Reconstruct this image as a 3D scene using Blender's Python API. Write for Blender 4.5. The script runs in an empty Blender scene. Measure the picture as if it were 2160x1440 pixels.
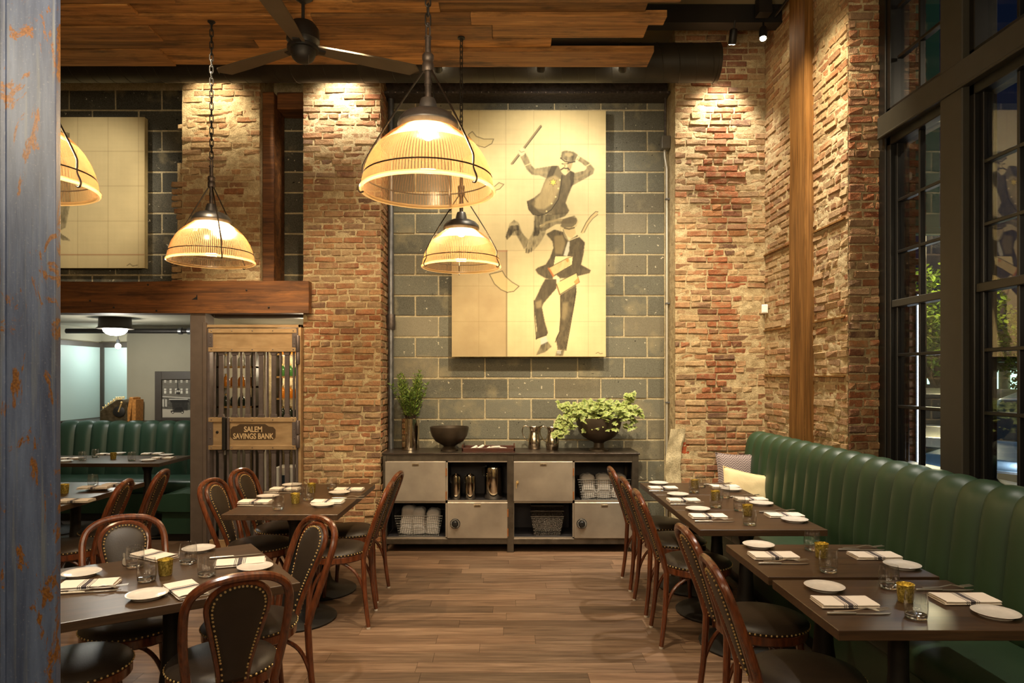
import bpy, bmesh, math, random
import numpy as np
from mathutils import Vector, Matrix, noise as mnoise
random.seed(7)
SC = bpy.context.scene
COL = SC.collection
PI = math.pi

# ------------------------------------------------------------------ camera, world, lights, exposure
F, PX, PY, CH = 1440.0, 1068.0, 795.0, 1.6          # focal length (px), vanishing point (px), eye height (m)
cam = bpy.data.cameras.new('camera'); cam_o = bpy.data.objects.new('camera', cam); COL.objects.link(cam_o)
cam_o.location = (0, 0, CH); cam_o.rotation_euler = (PI/2, 0, 0)
cam.sensor_width = 36.0; cam.lens = 36.0*F/2160.0
cam.shift_x = (1080-PX)/2160.0; cam.shift_y = (PY-720)/2160.0
cam.clip_start = 0.05; cam.clip_end = 200
SC.camera = cam_o
w = bpy.data.worlds.new('night'); SC.world = w; w.use_nodes = True
bg = w.node_tree.nodes['Background']; bg.inputs[0].default_value = (0.012, 0.022, 0.06, 1); bg.inputs[1].default_value = 0.12
vs = SC.view_settings
vs.view_transform = 'Standard'; vs.look = 'None'; vs.exposure = 1.0; vs.gamma = 1.0; vs.use_curve_mapping = False
cy = SC.cycles
cy.use_denoising = True; cy.sample_clamp_indirect = 3.0; cy.sample_clamp_direct = 0
cy.caustics_reflective = False; cy.caustics_refractive = False
cy.max_bounces = 9; cy.diffuse_bounces = 4; cy.transparent_max_bounces = 24; cy.transmission_bounces = 8; cy.glossy_bounces = 4
WARM = (1.0, 0.74, 0.44); WARM2 = (1.0, 0.82, 0.56); NEUT = (1.0, 0.89, 0.72); COOL = (0.72, 0.95, 0.95)

def spot(name, loc, tgt, watt, deg, col=WARM2, blend=.6, size=.04):
    l = bpy.data.lights.new(name, 'SPOT'); l.energy = watt; l.color = col; l.spot_size = math.radians(deg)
    l.spot_blend = blend; l.shadow_soft_size = size
    o = bpy.data.objects.new(name, l); COL.objects.link(o); o.location = loc
    o.rotation_euler = (Vector(tgt)-Vector(loc)).to_track_quat('-Z', 'Y').to_euler(); return o
def point(name, loc, watt, col=WARM2, size=.1, parent=None):
    l = bpy.data.lights.new(name, 'POINT'); l.energy = watt; l.color = col; l.shadow_soft_size = size
    o = bpy.data.objects.new(name, l); COL.objects.link(o); o.location = loc; o.parent = parent; return o
LK = 1.0
# track heads washing the back wall and the two brick piers
spot('wall_washer', (-1.52, 6.02, 4.62), (-1.52, 6.42, 3.2), 105*LK, 84, NEUT, .9)
spot('wall_washer', (1.99, 6.05, 4.52), (1.95, 6.42, 3.0), 105*LK, 84, NEUT, .9)
spot('wall_washer', (-2.70, 6.02, 4.62), (-2.75, 6.42, 3.2), 75*LK, 84, WARM2, .9)
spot('picture_light', (0.29, 5.70, 4.06), (0.45, 6.62, 3.35), 37*LK, 125, NEUT, .9)
spot('picture_light', (0.975, 5.70, 4.06), (0.72, 6.62, 2.85), 32*LK, 115, NEUT, .9)
spot('picture_light', (-.57, 5.70, 4.06), (-0.5, 6.7, 2.5), 40*LK, 115, WARM2, .9)
spot('picture_light', (-3.6, 4.6, 3.98), (-4.0, 6.7, 3.35), 80*LK, 50, NEUT, .8)
spot('sideboard_wash', (0.2, 4.5, 3.98), (0.1, 6.5, 1.1), 230*LK, 60, WARM2, .8)
spot('sideboard_wash', (1.0, 4.4, 3.98), (1.3, 6.5, 1.9), 190*LK, 60, WARM2, .8)  # added wide wash for the right-hand blocks, no fixture on the planks
spot('pier_light', (-1.0, 4.3, 3.98), (-1.7, 6.4, 1.6), 120*LK, 56, WARM2, .8)
# right brick wall and banquette
spot('gate_fill', (-2.1, 4.5, 3.98), (-2.35, 6.3, 1.5), 150*LK, 44, WARM2, .8)  # added spot that brightens the gate, no fixture of its own
spot('wall_washer', (1.72, 4.6, 4.65), (2.44, 5.5, 2.4), 190*LK, 74, WARM2, .9)
spot('bench_light', (1.95, 4.9, 4.65), (1.85, 5.0, 0.7), 250*LK, 56, (1, .92, .79), .8)
spot('bench_light', (1.95, 3.2, 4.65), (1.6, 3.0, 0.7), 120*LK, 52, (1, .92, .79), .8)
# left tables and the aisle
spot('table_light', (-1.9, 3.6, 4.0), (-1.4, 4.8, 0.7), 150*LK, 50, WARM, .6)
spot('table_light', (-0.9, 1.6, 4.0), (-1.4, 2.9, 0.7), 170*LK, 55, NEUT, .6)
spot('aisle_light', (0.2, 3.2, 4.0), (0.2, 4.4, 0.0), 170*LK, 60, WARM2, .8)
# added fill lights, out of view, standing for the rest of the dining room's lamps
for x in (-2.03, -0.33, 1.3):
    for y in (0.6, -1.6):
        point('dining_room_fill', (x, y, 2.7), 24*LK, WARM2, .28)
spot('ceiling_wash', (-0.6, 0.9, 2.2), (-0.6, 4.0, 4.06), 90*LK, 120, WARM, 1.0, .3)  # unseen spot aimed up as a wash on the plank ceiling
# ------------------------------------------------------------------ helpers
def L1(c):
    c /= 255.0
    return c/12.92 if c <= .04045 else ((c+.055)/1.055)**2.4
def S(r, g, b, a=1.0): return (L1(r), L1(g), L1(b), a)
def W(px, py, d): return Vector(((px-PX)*d/F, d, CH-(py-PY)*d/F))          # a point at distance d
def T(px, py, z=0.75):                                                     # a point on a level surface at height z
    d = (CH-z)*F/(py-PY); return Vector(((px-PX)*d/F, d, z))
def XA(px, d): return (px-PX)*d/F
def ZA(py, d): return CH-(py-PY)*d/F

class MB:
    def __init__(s): s.v = []; s.f = []; s.c = None; s.xf = None
    def add(s, vs, fs):
        o = len(s.v)
        if s.xf is not None: vs = [s.xf @ Vector(p) for p in vs]
        s.v.extend([tuple(p) for p in vs]); s.f.extend([tuple(i+o for i in f) for f in fs]); return s
    def box(s, x0, x1, y0, y1, z0, z1):
        vs = [(x0,y0,z0),(x1,y0,z0),(x1,y1,z0),(x0,y1,z0),(x0,y0,z1),(x1,y0,z1),(x1,y1,z1),(x0,y1,z1)]
        return s.add(vs, [(0,3,2,1),(4,5,6,7),(0,1,5,4),(1,2,6,5),(2,3,7,6),(3,0,4,7)])
    def cbox(s, c, sz):
        return s.box(c[0]-sz[0]/2, c[0]+sz[0]/2, c[1]-sz[1]/2, c[1]+sz[1]/2, c[2]-sz[2]/2, c[2]+sz[2]/2)
    def tube(s, pts, r, n=8, closed=False, caps=True):
        pts = [Vector(p) for p in pts]; m = len(pts); rs = r if hasattr(r, '__len__') else [r]*m
        tang = []
        for i in range(m):
            a = pts[(i-1) % m] if (closed or i > 0) else pts[i]; b = pts[(i+1) % m] if (closed or i < m-1) else pts[i]
            t = (b-a); tang.append(t.normalized() if t.length > 1e-9 else Vector((0,0,1)))
        up = Vector((0,0,1)) if abs(tang[0].z) < .9 else Vector((1,0,0))
        nrm = tang[0].cross(up).normalized(); vs = []
        for i in range(m):
            t = tang[i]; nrm = (nrm - t*nrm.dot(t))
            nrm = nrm.normalized() if nrm.length > 1e-6 else t.orthogonal().normalized()
            bn = t.cross(nrm)
            for k in range(n):
                a = 2*PI*k/n; vs.append(pts[i]+(nrm*math.cos(a)+bn*math.sin(a))*rs[i])
        fs = []
        for i in range(m if closed else m-1):
            j = (i+1) % m
            for k in range(n): k2 = (k+1) % n; fs.append((i*n+k, i*n+k2, j*n+k2, j*n+k))
        if caps and not closed: fs.append(tuple(range(n-1, -1, -1))); fs.append(tuple((m-1)*n+k for k in range(n)))
        return s.add(vs, fs)
    def lathe(s, prof, n=24, c=(0,0,0), ripple=None):
        vs = []; fs = []; m = len(prof)
        for i, (r, z) in enumerate(prof):
            for k in range(n):
                rr = r*(1+(ripple if (ripple and k % 2) else 0)); a = 2*PI*k/n
                vs.append((c[0]+rr*math.cos(a), c[1]+rr*math.sin(a), c[2]+z))
        for i in range(m-1):
            for k in range(n): k2 = (k+1) % n; fs.append((i*n+k, i*n+k2, (i+1)*n+k2, (i+1)*n+k))
        if prof[0][0] > 1e-6 and s.capends: fs.append(tuple(range(n-1, -1, -1)))
        if prof[-1][0] > 1e-6 and s.capends: fs.append(tuple((m-1)*n+k for k in range(n)))
        return s.add(vs, fs)
    capends = True
    def prism(s, poly, fn, a, b):                     # polygon (u,v) extruded from a to b: fn(u,v,t) -> xyz
        n = len(poly); vs = [fn(u, v, a) for u, v in poly]+[fn(u, v, b) for u, v in poly]
        fs = [tuple(range(n-1, -1, -1)), tuple(range(n, 2*n))]+[(i, (i+1) % n, n+(i+1) % n, n+i) for i in range(n)]
        return s.add(vs, fs)
    def grid(s, fn, nu, nv):
        vs = [fn(i/nu, j/nv) for j in range(nv+1) for i in range(nu+1)]
        fs = [(j*(nu+1)+i, j*(nu+1)+i+1, (j+1)*(nu+1)+i+1, (j+1)*(nu+1)+i) for j in range(nv) for i in range(nu)]
        return s.add(vs, fs)
    def ball(s, c, r, nu=8, nv=5, sq=(1,1,1)):
        prof = [(max(1e-5, r*math.sin(PI*i/nv)), -r*math.cos(PI*i/nv)) for i in range(nv+1)]
        vs = []; fs = []
        for (rr, z) in prof:
            for k in range(nu):
                a = 2*PI*k/nu; vs.append((c[0]+rr*math.cos(a)*sq[0], c[1]+rr*math.sin(a)*sq[1], c[2]+z*sq[2]))
        for i in range(nv):
            for k in range(nu): k2 = (k+1) % nu; fs.append((i*nu+k, i*nu+k2, (i+1)*nu+k2, (i+1)*nu+k))
        return s.add(vs, fs)
    def mesh(s, name, mat, smooth=35, bevel=0, seg=1):
        me = bpy.data.meshes.new(name); me.from_pydata(s.v, [], s.f)
        bm = bmesh.new(); bm.from_mesh(me)
        bmesh.ops.recalc_face_normals(bm, faces=bm.faces)
        if bevel:
            es = [e for e in bm.edges if len(e.link_faces) == 2 and e.calc_face_angle(0) > .5]
            bmesh.ops.bevel(bm, geom=es, offset=bevel, segments=seg, profile=.5, affect='EDGES', clamp_overlap=True)
        bm.to_mesh(me); bm.free()
        if smooth is not None:
            me.polygons.foreach_set('use_smooth', [True]*len(me.polygons)); me.set_sharp_from_angle(angle=math.radians(smooth))
        if mat is not None: me.materials.append(mat)
        me.update(); return me
    def build(s, name, mat, parent=None, smooth=35, bevel=0, seg=1, loc=None):
        return obj(name, s.mesh(name, mat, smooth, bevel, seg), parent, loc)

def obj(name, me, parent=None, loc=None, rot=None):
    o = bpy.data.objects.new(name, me); COL.objects.link(o)
    if parent is not None: o.parent = parent
    if loc is not None: o.location = loc
    if rot is not None: o.rotation_euler = rot
    return o
def tag(o, label=None, cat=None, group=None, kind=None):
    if label: o['label'] = label
    if cat: o['category'] = cat
    if group: o['group'] = group
    if kind: o['kind'] = kind
    return o
def thing(name, label, cat, loc=(0,0,0), rz=0, group=None):
    o = bpy.data.objects.new(name, None); COL.objects.link(o); o.empty_display_size = .1
    o.location = loc; o.rotation_euler = (0, 0, rz); return tag(o, label, cat, group)
KIDS = {}
def kids(o):
    k = KIDS.get(o.name)
    if k is None: k = KIDS[o.name] = list(o.children)
    return k
def copy_tree(o, parent=None):
    c = o.copy(); COL.objects.link(c)
    if parent is not None: c.parent = parent
    for ch in kids(o): copy_tree(ch, c)
    return c
def place(proto, used, loc, rz=0, label=None, group=None):
    o = copy_tree(proto) if used else proto
    o.location = loc; o.rotation_euler = (0, 0, rz)
    if label: o['label'] = label
    if group: o['group'] = group
    return o
def structure(o): o['kind'] = 'structure'; return o

# ------------------------------------------------------------------ materials
MT = {}
class NM:
    def __init__(s, name):
        s.m = bpy.data.materials.new(name); s.m.use_nodes = True; s.t = s.m.node_tree
        s.b = s.t.nodes['Principled BSDF']; s.out = s.t.nodes['Material Output']; MT[name] = s.m
    def n(s, typ, **kw):
        nd = s.t.nodes.new('ShaderNode'+typ)
        for k, v in kw.items(): setattr(nd, k, v)
        return nd
    def l(s, a, b): s.t.links.new(a, b)
    def coord(s, kind='Object', scale=(1,1,1), rnd=False):
        if kind == 'World': c = s.n('NewGeometry').outputs['Position']
        else: c = s.n('TexCoord').outputs[kind]
        mp = s.n('Mapping'); mp.inputs['Scale'].default_value = scale; s.l(c, mp.inputs['Vector'])
        if rnd:
            oi = s.n('ObjectInfo'); mu = s.n('Math', operation='MULTIPLY'); mu.inputs[1].default_value = 37.0
            s.l(oi.outputs['Random'], mu.inputs[0]); s.l(mu.outputs[0], mp.inputs['Location'])
        return mp.outputs[0]
    def noise(s, vec, scale, detail=4, rough=.55, dist=0):
        nd = s.n('TexNoise'); nd.inputs['Scale'].default_value = scale; nd.inputs['Detail'].default_value = detail
        nd.inputs['Roughness'].default_value = rough; nd.inputs['Distortion'].default_value = dist
        s.l(vec, nd.inputs['Vector']); return nd.outputs['Fac']
    def ramp(s, fac, stops, interp='LINEAR'):
        r = s.n('ValToRGB'); r.color_ramp.interpolation = interp; cr = r.color_ramp
        while len(cr.elements) < len(stops): cr.elements.new(.5)
        for e, (p, c) in zip(cr.elements, stops): e.position = p; e.color = c if hasattr(c, '__len__') else (c, c, c, 1)
        s.l(fac, r.inputs[0]); return r.outputs[0]
    def mix(s, fac, a, b, mode='MIX'):
        nd = s.n('Mix', data_type='RGBA', blend_type=mode)
        for inp, v in ((nd.inputs[0], fac), (nd.inputs[6], a), (nd.inputs[7], b)):
            if hasattr(v, 'is_linked') or hasattr(v, 'links'): s.l(v, inp)
            else: inp.default_value = v
        return nd.outputs[2]
    def col(s, v):
        if hasattr(v, 'links'): s.l(v, s.b.inputs['Base Color'])
        else: s.b.inputs['Base Color'].default_value = v
        return s
    def set(s, rough=None, metal=None, spec=None, coat=None, emit=None, estr=1, trans=None, ior=None):
        B = s.b.inputs
        if rough is not None:
            if hasattr(rough, 'links'): s.l(rough, B['Roughness'])
            else: B['Roughness'].default_value = rough
        if metal is not None: B['Metallic'].default_value = metal
        if spec is not None: B['Specular IOR Level'].default_value = spec
        if coat is not None: B['Coat Weight'].default_value = coat; B['Coat Roughness'].default_value = .12
        if emit is not None: B['Emission Color'].default_value = emit; B['Emission Strength'].default_value = estr
        if trans is not None: B['Transmission Weight'].default_value = trans
        if ior is not None: B['IOR'].default_value = ior
        return s
    def bump(s, h, strength=.3, dist=.01):
        b = s.n('Bump'); b.inputs['Strength'].default_value = strength; b.inputs['Distance'].default_value = dist
        s.l(h, b.inputs['Height']); s.l(b.outputs[0], s.b.inputs['Normal']); return s
def plain(name, col, rough=.5, metal=0, spec=None, coat=None, vary=0, vs=20, bump=0, bs=60, bd=.003, kind='Object'):
    m = NM(name); m.set(rough, metal, spec, coat)
    if vary or bump: v = m.coord(kind)
    if vary:
        f = m.noise(v, vs, 5)
        m.col(m.mix(m.ramp(f, [(.3, 0.0), (.7, 1.0)]), tuple(c*(1-vary) for c in col[:3])+(1,), tuple(min(1, c*(1+vary)) for c in col[:3])+(1,)))
    else: m.col(col)
    if bump: m.bump(m.noise(v, bs, 4), bump, bd)
    return m.m

def brick_mat(name, attr):
    m = NM(name); v = m.coord('World')
    base = m.n('Attribute', attribute_name='col').outputs['Color'] if attr else m.n('ObjectInfo').outputs['Color']
    n1 = m.noise(v, 38, 6, .7); n2 = m.noise(v, 7.0, 5, .65); n3 = m.noise(v, 130, 3)
    c = m.mix(m.ramp(n1, [(.3, .0), (.75, 1.0)]), base, m.mix(.6, base, S(60, 40, 30)))
    c = m.mix(m.ramp(n3, [(.55, .0), (.75, .45)]), c, S(190, 150, 110))
    n4 = m.noise(v, 19, 5, .7); sm = m.ramp(m.mix(.5, n2, n4), [(.49, .0), (.60, .9)])
    c = m.mix(sm, c, m.mix(m.ramp(n1, [(.35, 0.), (.65, 1.)]), S(176, 150, 112), S(140, 112, 82)))
    m.col(c).set(.92, spec=.2); hb = m.mix(.5, n1, n3); m.bump(m.mix(.4, hb, n4), 1.0, .014); return m.m
brick_mat('brick', False); brick_mat('brick_run', True)
def mortar_mat(name, a, b, sc=14):
    m = NM(name); v = m.coord('World'); n1 = m.noise(v, sc, 6, .65); n2 = m.noise(v, 90, 4, .7)
    c = m.mix(m.ramp(n1, [(.3, .0), (.7, 1.)]), a, b); c = m.mix(m.ramp(n2, [(.35, .5), (.6, .0)]), c, tuple(x*.45 for x in b[:3])+(1,))
    m.col(c).set(.95, spec=.15); m.bump(m.mix(.6, n1, n2), 1.0, .012); return m.m
mortar_mat('mortar', S(208, 190, 150), S(160, 138, 102)); mortar_mat('block_mortar', S(206, 192, 156), S(170, 156, 124))
def block_mat():
    m = NM('cinder_block'); v = m.coord('World'); base = m.n('ObjectInfo').outputs['Color']
    n1 = m.noise(v, 160, 4, .7); n2 = m.noise(v, 3.2, 5, .6); n3 = m.noise(v, 24, 3)
    c = m.mix(m.ramp(n1, [(.35, .0), (.7, .5)]), m.mix(.35, base, (0,0,0,1)), m.mix(.3, base, S(200, 196, 180)))
    c = m.mix(m.ramp(n2, [(.56, .0), (.70, .5)]), c, S(158, 146, 114))
    c = m.mix(m.ramp(n3, [(.70, .0), (.72, .75)]), c, S(205, 196, 170))
    c = m.mix(m.ramp(n3, [(.25, .9), (.29, .0)]), c, S(18, 17, 15))
    m.col(c).set(.9, spec=.2); m.bump(m.mix(.4, n1, n3), .7, .006); return m.m
block_mat()
def wood(name, stops, axis=0, scale=1.0, rough=.5, coat=None, objcol=False, rnd=True, fine=1.0, bump=.15, kind='Object', spec=.4, stain=0):
    m = NM(name); sc = [26*scale]*3; sc[axis] = 1.6*scale
    v = m.coord(kind, tuple(sc), rnd); n1 = m.noise(v, 1.0, 6, .62, 1.2)
    sc2 = [150*scale]*3; sc2[axis] = 5*scale; v2 = m.coord(kind, tuple(sc2), rnd); n2 = m.noise(v2, 1.0, 3, .6)
    c = m.ramp(n1, stops); c = m.mix(m.ramp(n2, [(.4, .32*fine), (.6, .0)]), c, tuple(x*.3 for x in stops[0][1][:3])+(1,))
    if stain: c = m.mix(m.ramp(m.noise(m.coord(kind, (2.2, 9, 9), rnd), 1.0, 5, .7), [(.5, .0), (.68, stain)]), c, tuple(x*.35 for x in stops[0][1][:3])+(1,))
    if objcol: c = m.mix(1.0, c, m.n('ObjectInfo').outputs['Color'], 'MULTIPLY')
    m.col(c).set(rough, spec=spec, coat=coat)
    if bump: m.bump(n2, bump, .002)
    return m.m
wood('floor_plank', [(.25, S(78, 58, 44)), (.5, S(120, 97, 77)), (.78, S(154, 130, 107))], 0, .9, .46, objcol=True, bump=.25)
wood('ceiling_plank', [(.25, S(84, 56, 28)), (.42, S(150, 106, 56)), (.58, S(176, 128, 70)), (.8, S(206, 164, 102))], 0, .5, .65, objcol=True, bump=.5, stain=.75)
wood('beam_wood', [(.25, S(52, 31, 15)), (.5, S(108, 66, 30)), (.8, S(152, 98, 46))], 0, .5, .6, bump=.5, stain=.6)
wood('post_wood', [(.25, S(80, 54, 26)), (.5, S(126, 88, 44)), (.8, S(160, 118, 66))], 2, .6, .75, bump=.4, spec=.15)
wood('table_wood', [(.25, S(44, 31, 20)), (.5, S(66, 47, 31)), (.8, S(86, 62, 40))], 0, .9, .36, bump=.1, spec=.5)
wood('table_wood_long', [(.25, S(44, 31, 20)), (.5, S(66, 47, 31)), (.8, S(86, 62, 40))], 1, .9, .36, bump=.1, spec=.5)
wood('shelf_wood', [(.25, S(150, 110, 60)), (.5, S(190, 148, 88)), (.8, S(210, 172, 112))], 0, 1, .6)
m = NM('chair_wood'); v = m.coord('Object', (20, 20, 4)); n1 = m.noise(v, 3, 4)
m.col(m.mix(m.ramp(n1, [(.3, 0.), (.7, 1.)]), S(64, 30, 15), S(108, 55, 26))).set(.27, spec=.55, coat=.5)
plain('leather', S(44, 35, 27), .42, vary=.2, vs=9, bump=.25, bs=170, bd=.002, spec=.35)
plain('brass_nail', S(222, 190, 128), .3, .6)
plain('glide', S(190, 180, 165), .5)
plain('black_iron', S(30, 27, 24), .55, .3, vary=.25, vs=14)
plain('black_paint', S(20, 19, 18), .5, 0, vary=.2, vs=8)
plain('duct_black', S(44, 40, 32), .5, .4, vary=.25, vs=5, kind='World')
plain('galvanised', S(120, 122, 126), .42, .85, vary=.25, vs=18, bump=.2, bs=50)
plain('rusty_pipe', S(92, 84, 80), .5, .8, vary=.35, vs=30, bump=.3, bs=70)
plain('grey_steel', S(128, 124, 116), .4, .8, vary=.2, vs=5)
plain('green_vinyl', S(38, 61, 38), .46, vary=.1, vs=4, bump=.2, bs=200, bd=.001, spec=.5)
plain('green_vinyl_dark', S(32, 58, 44), .42, vary=.1, vs=4, bump=.2, bs=200, bd=.001, spec=.5)
plain('porcelain', S(214, 206, 196), .16, vary=.05, vs=60, spec=.6)
plain('gold_rim', S(190, 158, 60), .3, 1)
plain('cutlery_steel', S(196, 188, 174), .28, .85)
plain('polished_steel', S(222, 212, 192), .1, 1)
plain('pitcher_steel', S(206, 196, 178), .18, 1)
plain('dark_bronze', S(74, 64, 52), .42, .5, vary=.2, vs=12)
plain('tray_wood', S(70, 34, 20), .4, vary=.25, vs=20)
plain('paper_white', S(226, 220, 208), .7)
plain('towel', S(196, 190, 186), .9, vary=.06, vs=20, bump=.3, bs=180)
plain('fan_blade', S(84, 72, 54), .5, vary=.1, vs=8); plain('conduit_steel', S(176, 172, 160), .4, .5); plain('wire', S(74, 72, 68), .4, .7); plain('wire_dark', S(64, 58, 52), .45, .9)
plain('frame_steel', S(96, 88, 78), .38, .85, vary=.3, vs=10)
plain('cabinet_inside', S(60, 58, 62), .5, .6, vary=.2, vs=6)
plain('worktop_steel', S(66, 56, 48), .34, .6, vary=.25, vs=6)
plain('hinge_rust', S(150, 92, 44), .55, .5, vary=.3, vs=60)
plain('dial_black', S(22, 22, 22), .35); plain('brass_plate', S(150, 132, 100), .35, .9)
plain('plaster_grey', S(150, 146, 130), .85, vary=.04, vs=3, kind='World')
plain('plaster_upper', S(140, 130, 102), .9, vary=.08, vs=3, kind='World')
plain('trim_dark', S(60, 54, 48), .5, vary=.1, vs=10)
plain('post_paint', S(86, 74, 66), .5, vary=.12, vs=12, kind='World')
plain('frame_olive', S(48, 45, 36), .55, vary=.1, vs=10, kind='World')
plain('frame_black', S(17, 16, 14), .4, vary=.15, vs=10)
plain('bar_steel', S(104, 94, 92), .38, .5, vary=.2, vs=12)
plain('pillow_cream', S(226, 204, 156), .85, bump=.3, bs=30, bd=.01)
plain('cream_post', S(196, 176, 152), .7); plain('teal_paint', S(70, 130, 116), .6)
plain('asphalt', S(52, 52, 54), .8, vary=.2, vs=2, kind='World'); plain('concrete', S(120, 116, 108), .85, vary=.1, vs=3)
plain('tyre', S(22, 22, 22), .8); plain('bark', S(70, 54, 40), .9, vary=.3, vs=20, bump=.6, bs=20)
plain('white_plastic', S(226, 222, 214), .4); plain('ink', S(60, 44, 30), .7); plain('plaque', S(70, 52, 30), .6, .2); plain('letter', S(206, 178, 136), .5, .3)
plain('book_spine', S(166, 112, 52), .6, vary=.4, vs=40); plain('register_steel', S(110, 100, 80), .3, .8, vary=.4, vs=30)
plain('plug', S(16, 14, 12), .9); plain('terracotta_hole', S(150, 70, 34), .9, vary=.3, vs=30)
m = NM('gate_brass'); v = m.coord('World', (3, 3, 9)); n1 = m.noise(v, 2.2, 3); n2 = m.noise(m.coord('World'), 16, 5)
m.col(m.mix(m.ramp(n1, [(.3, 0.), (.7, 1.)]), S(172, 142, 104), S(194, 164, 124))).set(m.ramp(n2, [(.3, .32), (.7, .46)]), .55)
m = NM('brushed_steel'); v = m.coord('World', (2, 2, 120)); n1 = m.noise(v, 2, 4); n2 = m.noise(m.coord('World'), 2.5, 4)
m.col(m.mix(m.ramp(n2, [(.3, 0.), (.7, 1.)]), S(146, 136, 124), S(186, 175, 160))).set(m.ramp(n1, [(.3, .32), (.7, .46)]), .72)
# rusty painted column
m = NM('column_paint'); v = m.coord('World', (9, 9, 1.3)); n1 = m.noise(v, 2.2, 6, .65); n0 = m.noise(m.coord('World', (60, 60, 2)), 1.0, 4)
nb = m.noise(m.coord('World', (14, 14, 6.0)), 1.0, 7, .7, .9); nf = m.noise(m.coord('World'), 160, 3)
c = m.mix(m.ramp(n1, [(.3, 0.), (.7, 1.)]), S(52, 60, 82), S(84, 96, 122)); c = m.mix(m.ramp(n0, [(.55, .0), (.72, .5)]), c, S(112, 114, 108))
c = m.mix(m.ramp(nf, [(.6, .0), (.75, .4)]), c, S(130, 132, 138)); rm = m.ramp(nb, [(.56, .0), (.585, 1.)])
c = m.mix(rm, c, m.mix(m.ramp(nf, [(.4, 0.), (.6, 1.)]), S(116, 76, 34), S(86, 54, 27)))
m.col(c).set(.38, spec=.5); m.bump(m.mix(.5, nb, n0), .4, .006)
# pane and tableware glass: real Fresnel, no ray-type switches
def thin_glass(name, tint, f0=.05, rough=.0, body=None, bodyw=0.0):
    m = NM(name); t = m.n('BsdfTransparent'); t.inputs[0].default_value = tint
    g = m.n('BsdfGlossy'); g.inputs['Roughness'].default_value = rough; ge = m.n('NewGeometry')
    dt = m.n('VectorMath', operation='DOT_PRODUCT'); m.l(ge.outputs['Normal'], dt.inputs[0]); m.l(ge.outputs['Incoming'], dt.inputs[1])
    def mt(op, a, b=None):
        nd = m.n('Math', operation=op)
        for i, q in enumerate((a, b)):
            if q is None: continue
            if hasattr(q, 'links'): m.l(q, nd.inputs[i])
            else: nd.inputs[i].default_value = q
        return nd.outputs[0]
    k = mt('POWER', mt('SUBTRACT', 1.0, mt('ABSOLUTE', dt.outputs['Value'])), 5.0); fac = mt('MINIMUM', mt('ADD', mt('MULTIPLY', k, 1-f0), f0), 1.0)   # Schlick reflectance, same from both sides
    mx = m.n('MixShader'); m.l(fac, mx.inputs[0]); src = t.outputs[0]
    if body is not None:
        d = m.n('BsdfTranslucent'); d.inputs[0].default_value = body; m2 = m.n('MixShader'); m2.inputs[0].default_value = bodyw
        m.l(src, m2.inputs[1]); m.l(d.outputs[0], m2.inputs[2]); src = m2.outputs[0]
    m.l(src, mx.inputs[1]); m.l(g.outputs[0], mx.inputs[2]); m.l(mx.outputs[0], m.out.inputs[0]); return m.m
thin_glass('window_glass', (.97, .98, .98, 1), .07)
thin_glass('tumbler_glass', (.965, .965, .96, 1), .075)
m = NM('tumbler_base'); m.col((.97, .97, .96, 1)).set(.03, trans=1.0, ior=1.45)
thin_glass('shade_glass', (1.0, .97, .91, 1), .05, .22, (1.0, .70, .42, 1), .025)
thin_glass('flute_glass', (.985, .92, .82, 1), .06, .2, (1.0, .66, .36, 1), .12)
thin_glass('glow_diffuser', (1.0, .95, .85, 1), .06, .3, (1.0, .90, .74, 1), .8)
thin_glass('rim_glass', (1.0, .90, .72, 1), .08, .12, (1.0, .78, .48, 1), .5)
def emis(name, col, s):
    m = NM(name); m.col((0, 0, 0, 1)).set(.5, emit=col, estr=s); return m.m
emis('bulb', (1.0, .80, .55, 1), 28); emis('spot_lens', (1.0, .86, .62, 1), 60); emis('dome_light', (1, .96, .86, 1), 14)
emis('candle_flame', (1.0, .72, .25, 1), 5); emis('led_strip', (.75, .88, 1, 1), 5); emis('headlight', (.85, .93, 1, 1), 9)
emis('tail_light', (1, .06, .03, 1), .8); emis('shop_glow', (.55, 1, .72, 1), 1.1); emis('amber_lamp', (1, .42, .08, 1), .7)
m = NM('mercury_gold'); v = m.coord('Object'); n1 = m.noise(v, 110, 4, .7)
m.col(m.mix(m.ramp(n1, [(.4, 0.), (.6, 1.)]), S(140, 120, 48), S(222, 198, 104))).set(.28, .6)
m = NM('frosted_blue'); v = m.coord('World'); m.col(S(172, 194, 192)).set(.5, spec=.4)
# napkin: woven linen with printed stripes across it
m = NM('linen'); tc = m.n('TexCoord'); sx = m.n('SeparateXYZ'); m.l(tc.outputs['Object'], sx.inputs[0])
mr = m.n('MapRange'); mr.inputs[1].default_value = -.03; mr.inputs[2].default_value = .03; m.l(sx.outputs[0], mr.inputs[0])
wt, gy = S(228, 216, 202), S(84, 78, 80)
r = m.ramp(mr.outputs[0], [(0, wt), (.06, gy), (.11, wt), (.17, gy), (.22, wt), (.30, gy), (.62, wt), (.68, gy), (.73, wt), (.80, gy), (.85, wt)], 'CONSTANT')
m.col(r).set(.9, spec=.1); m.bump(m.noise(m.coord('Object'), 400, 2), .2, .001)
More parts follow.
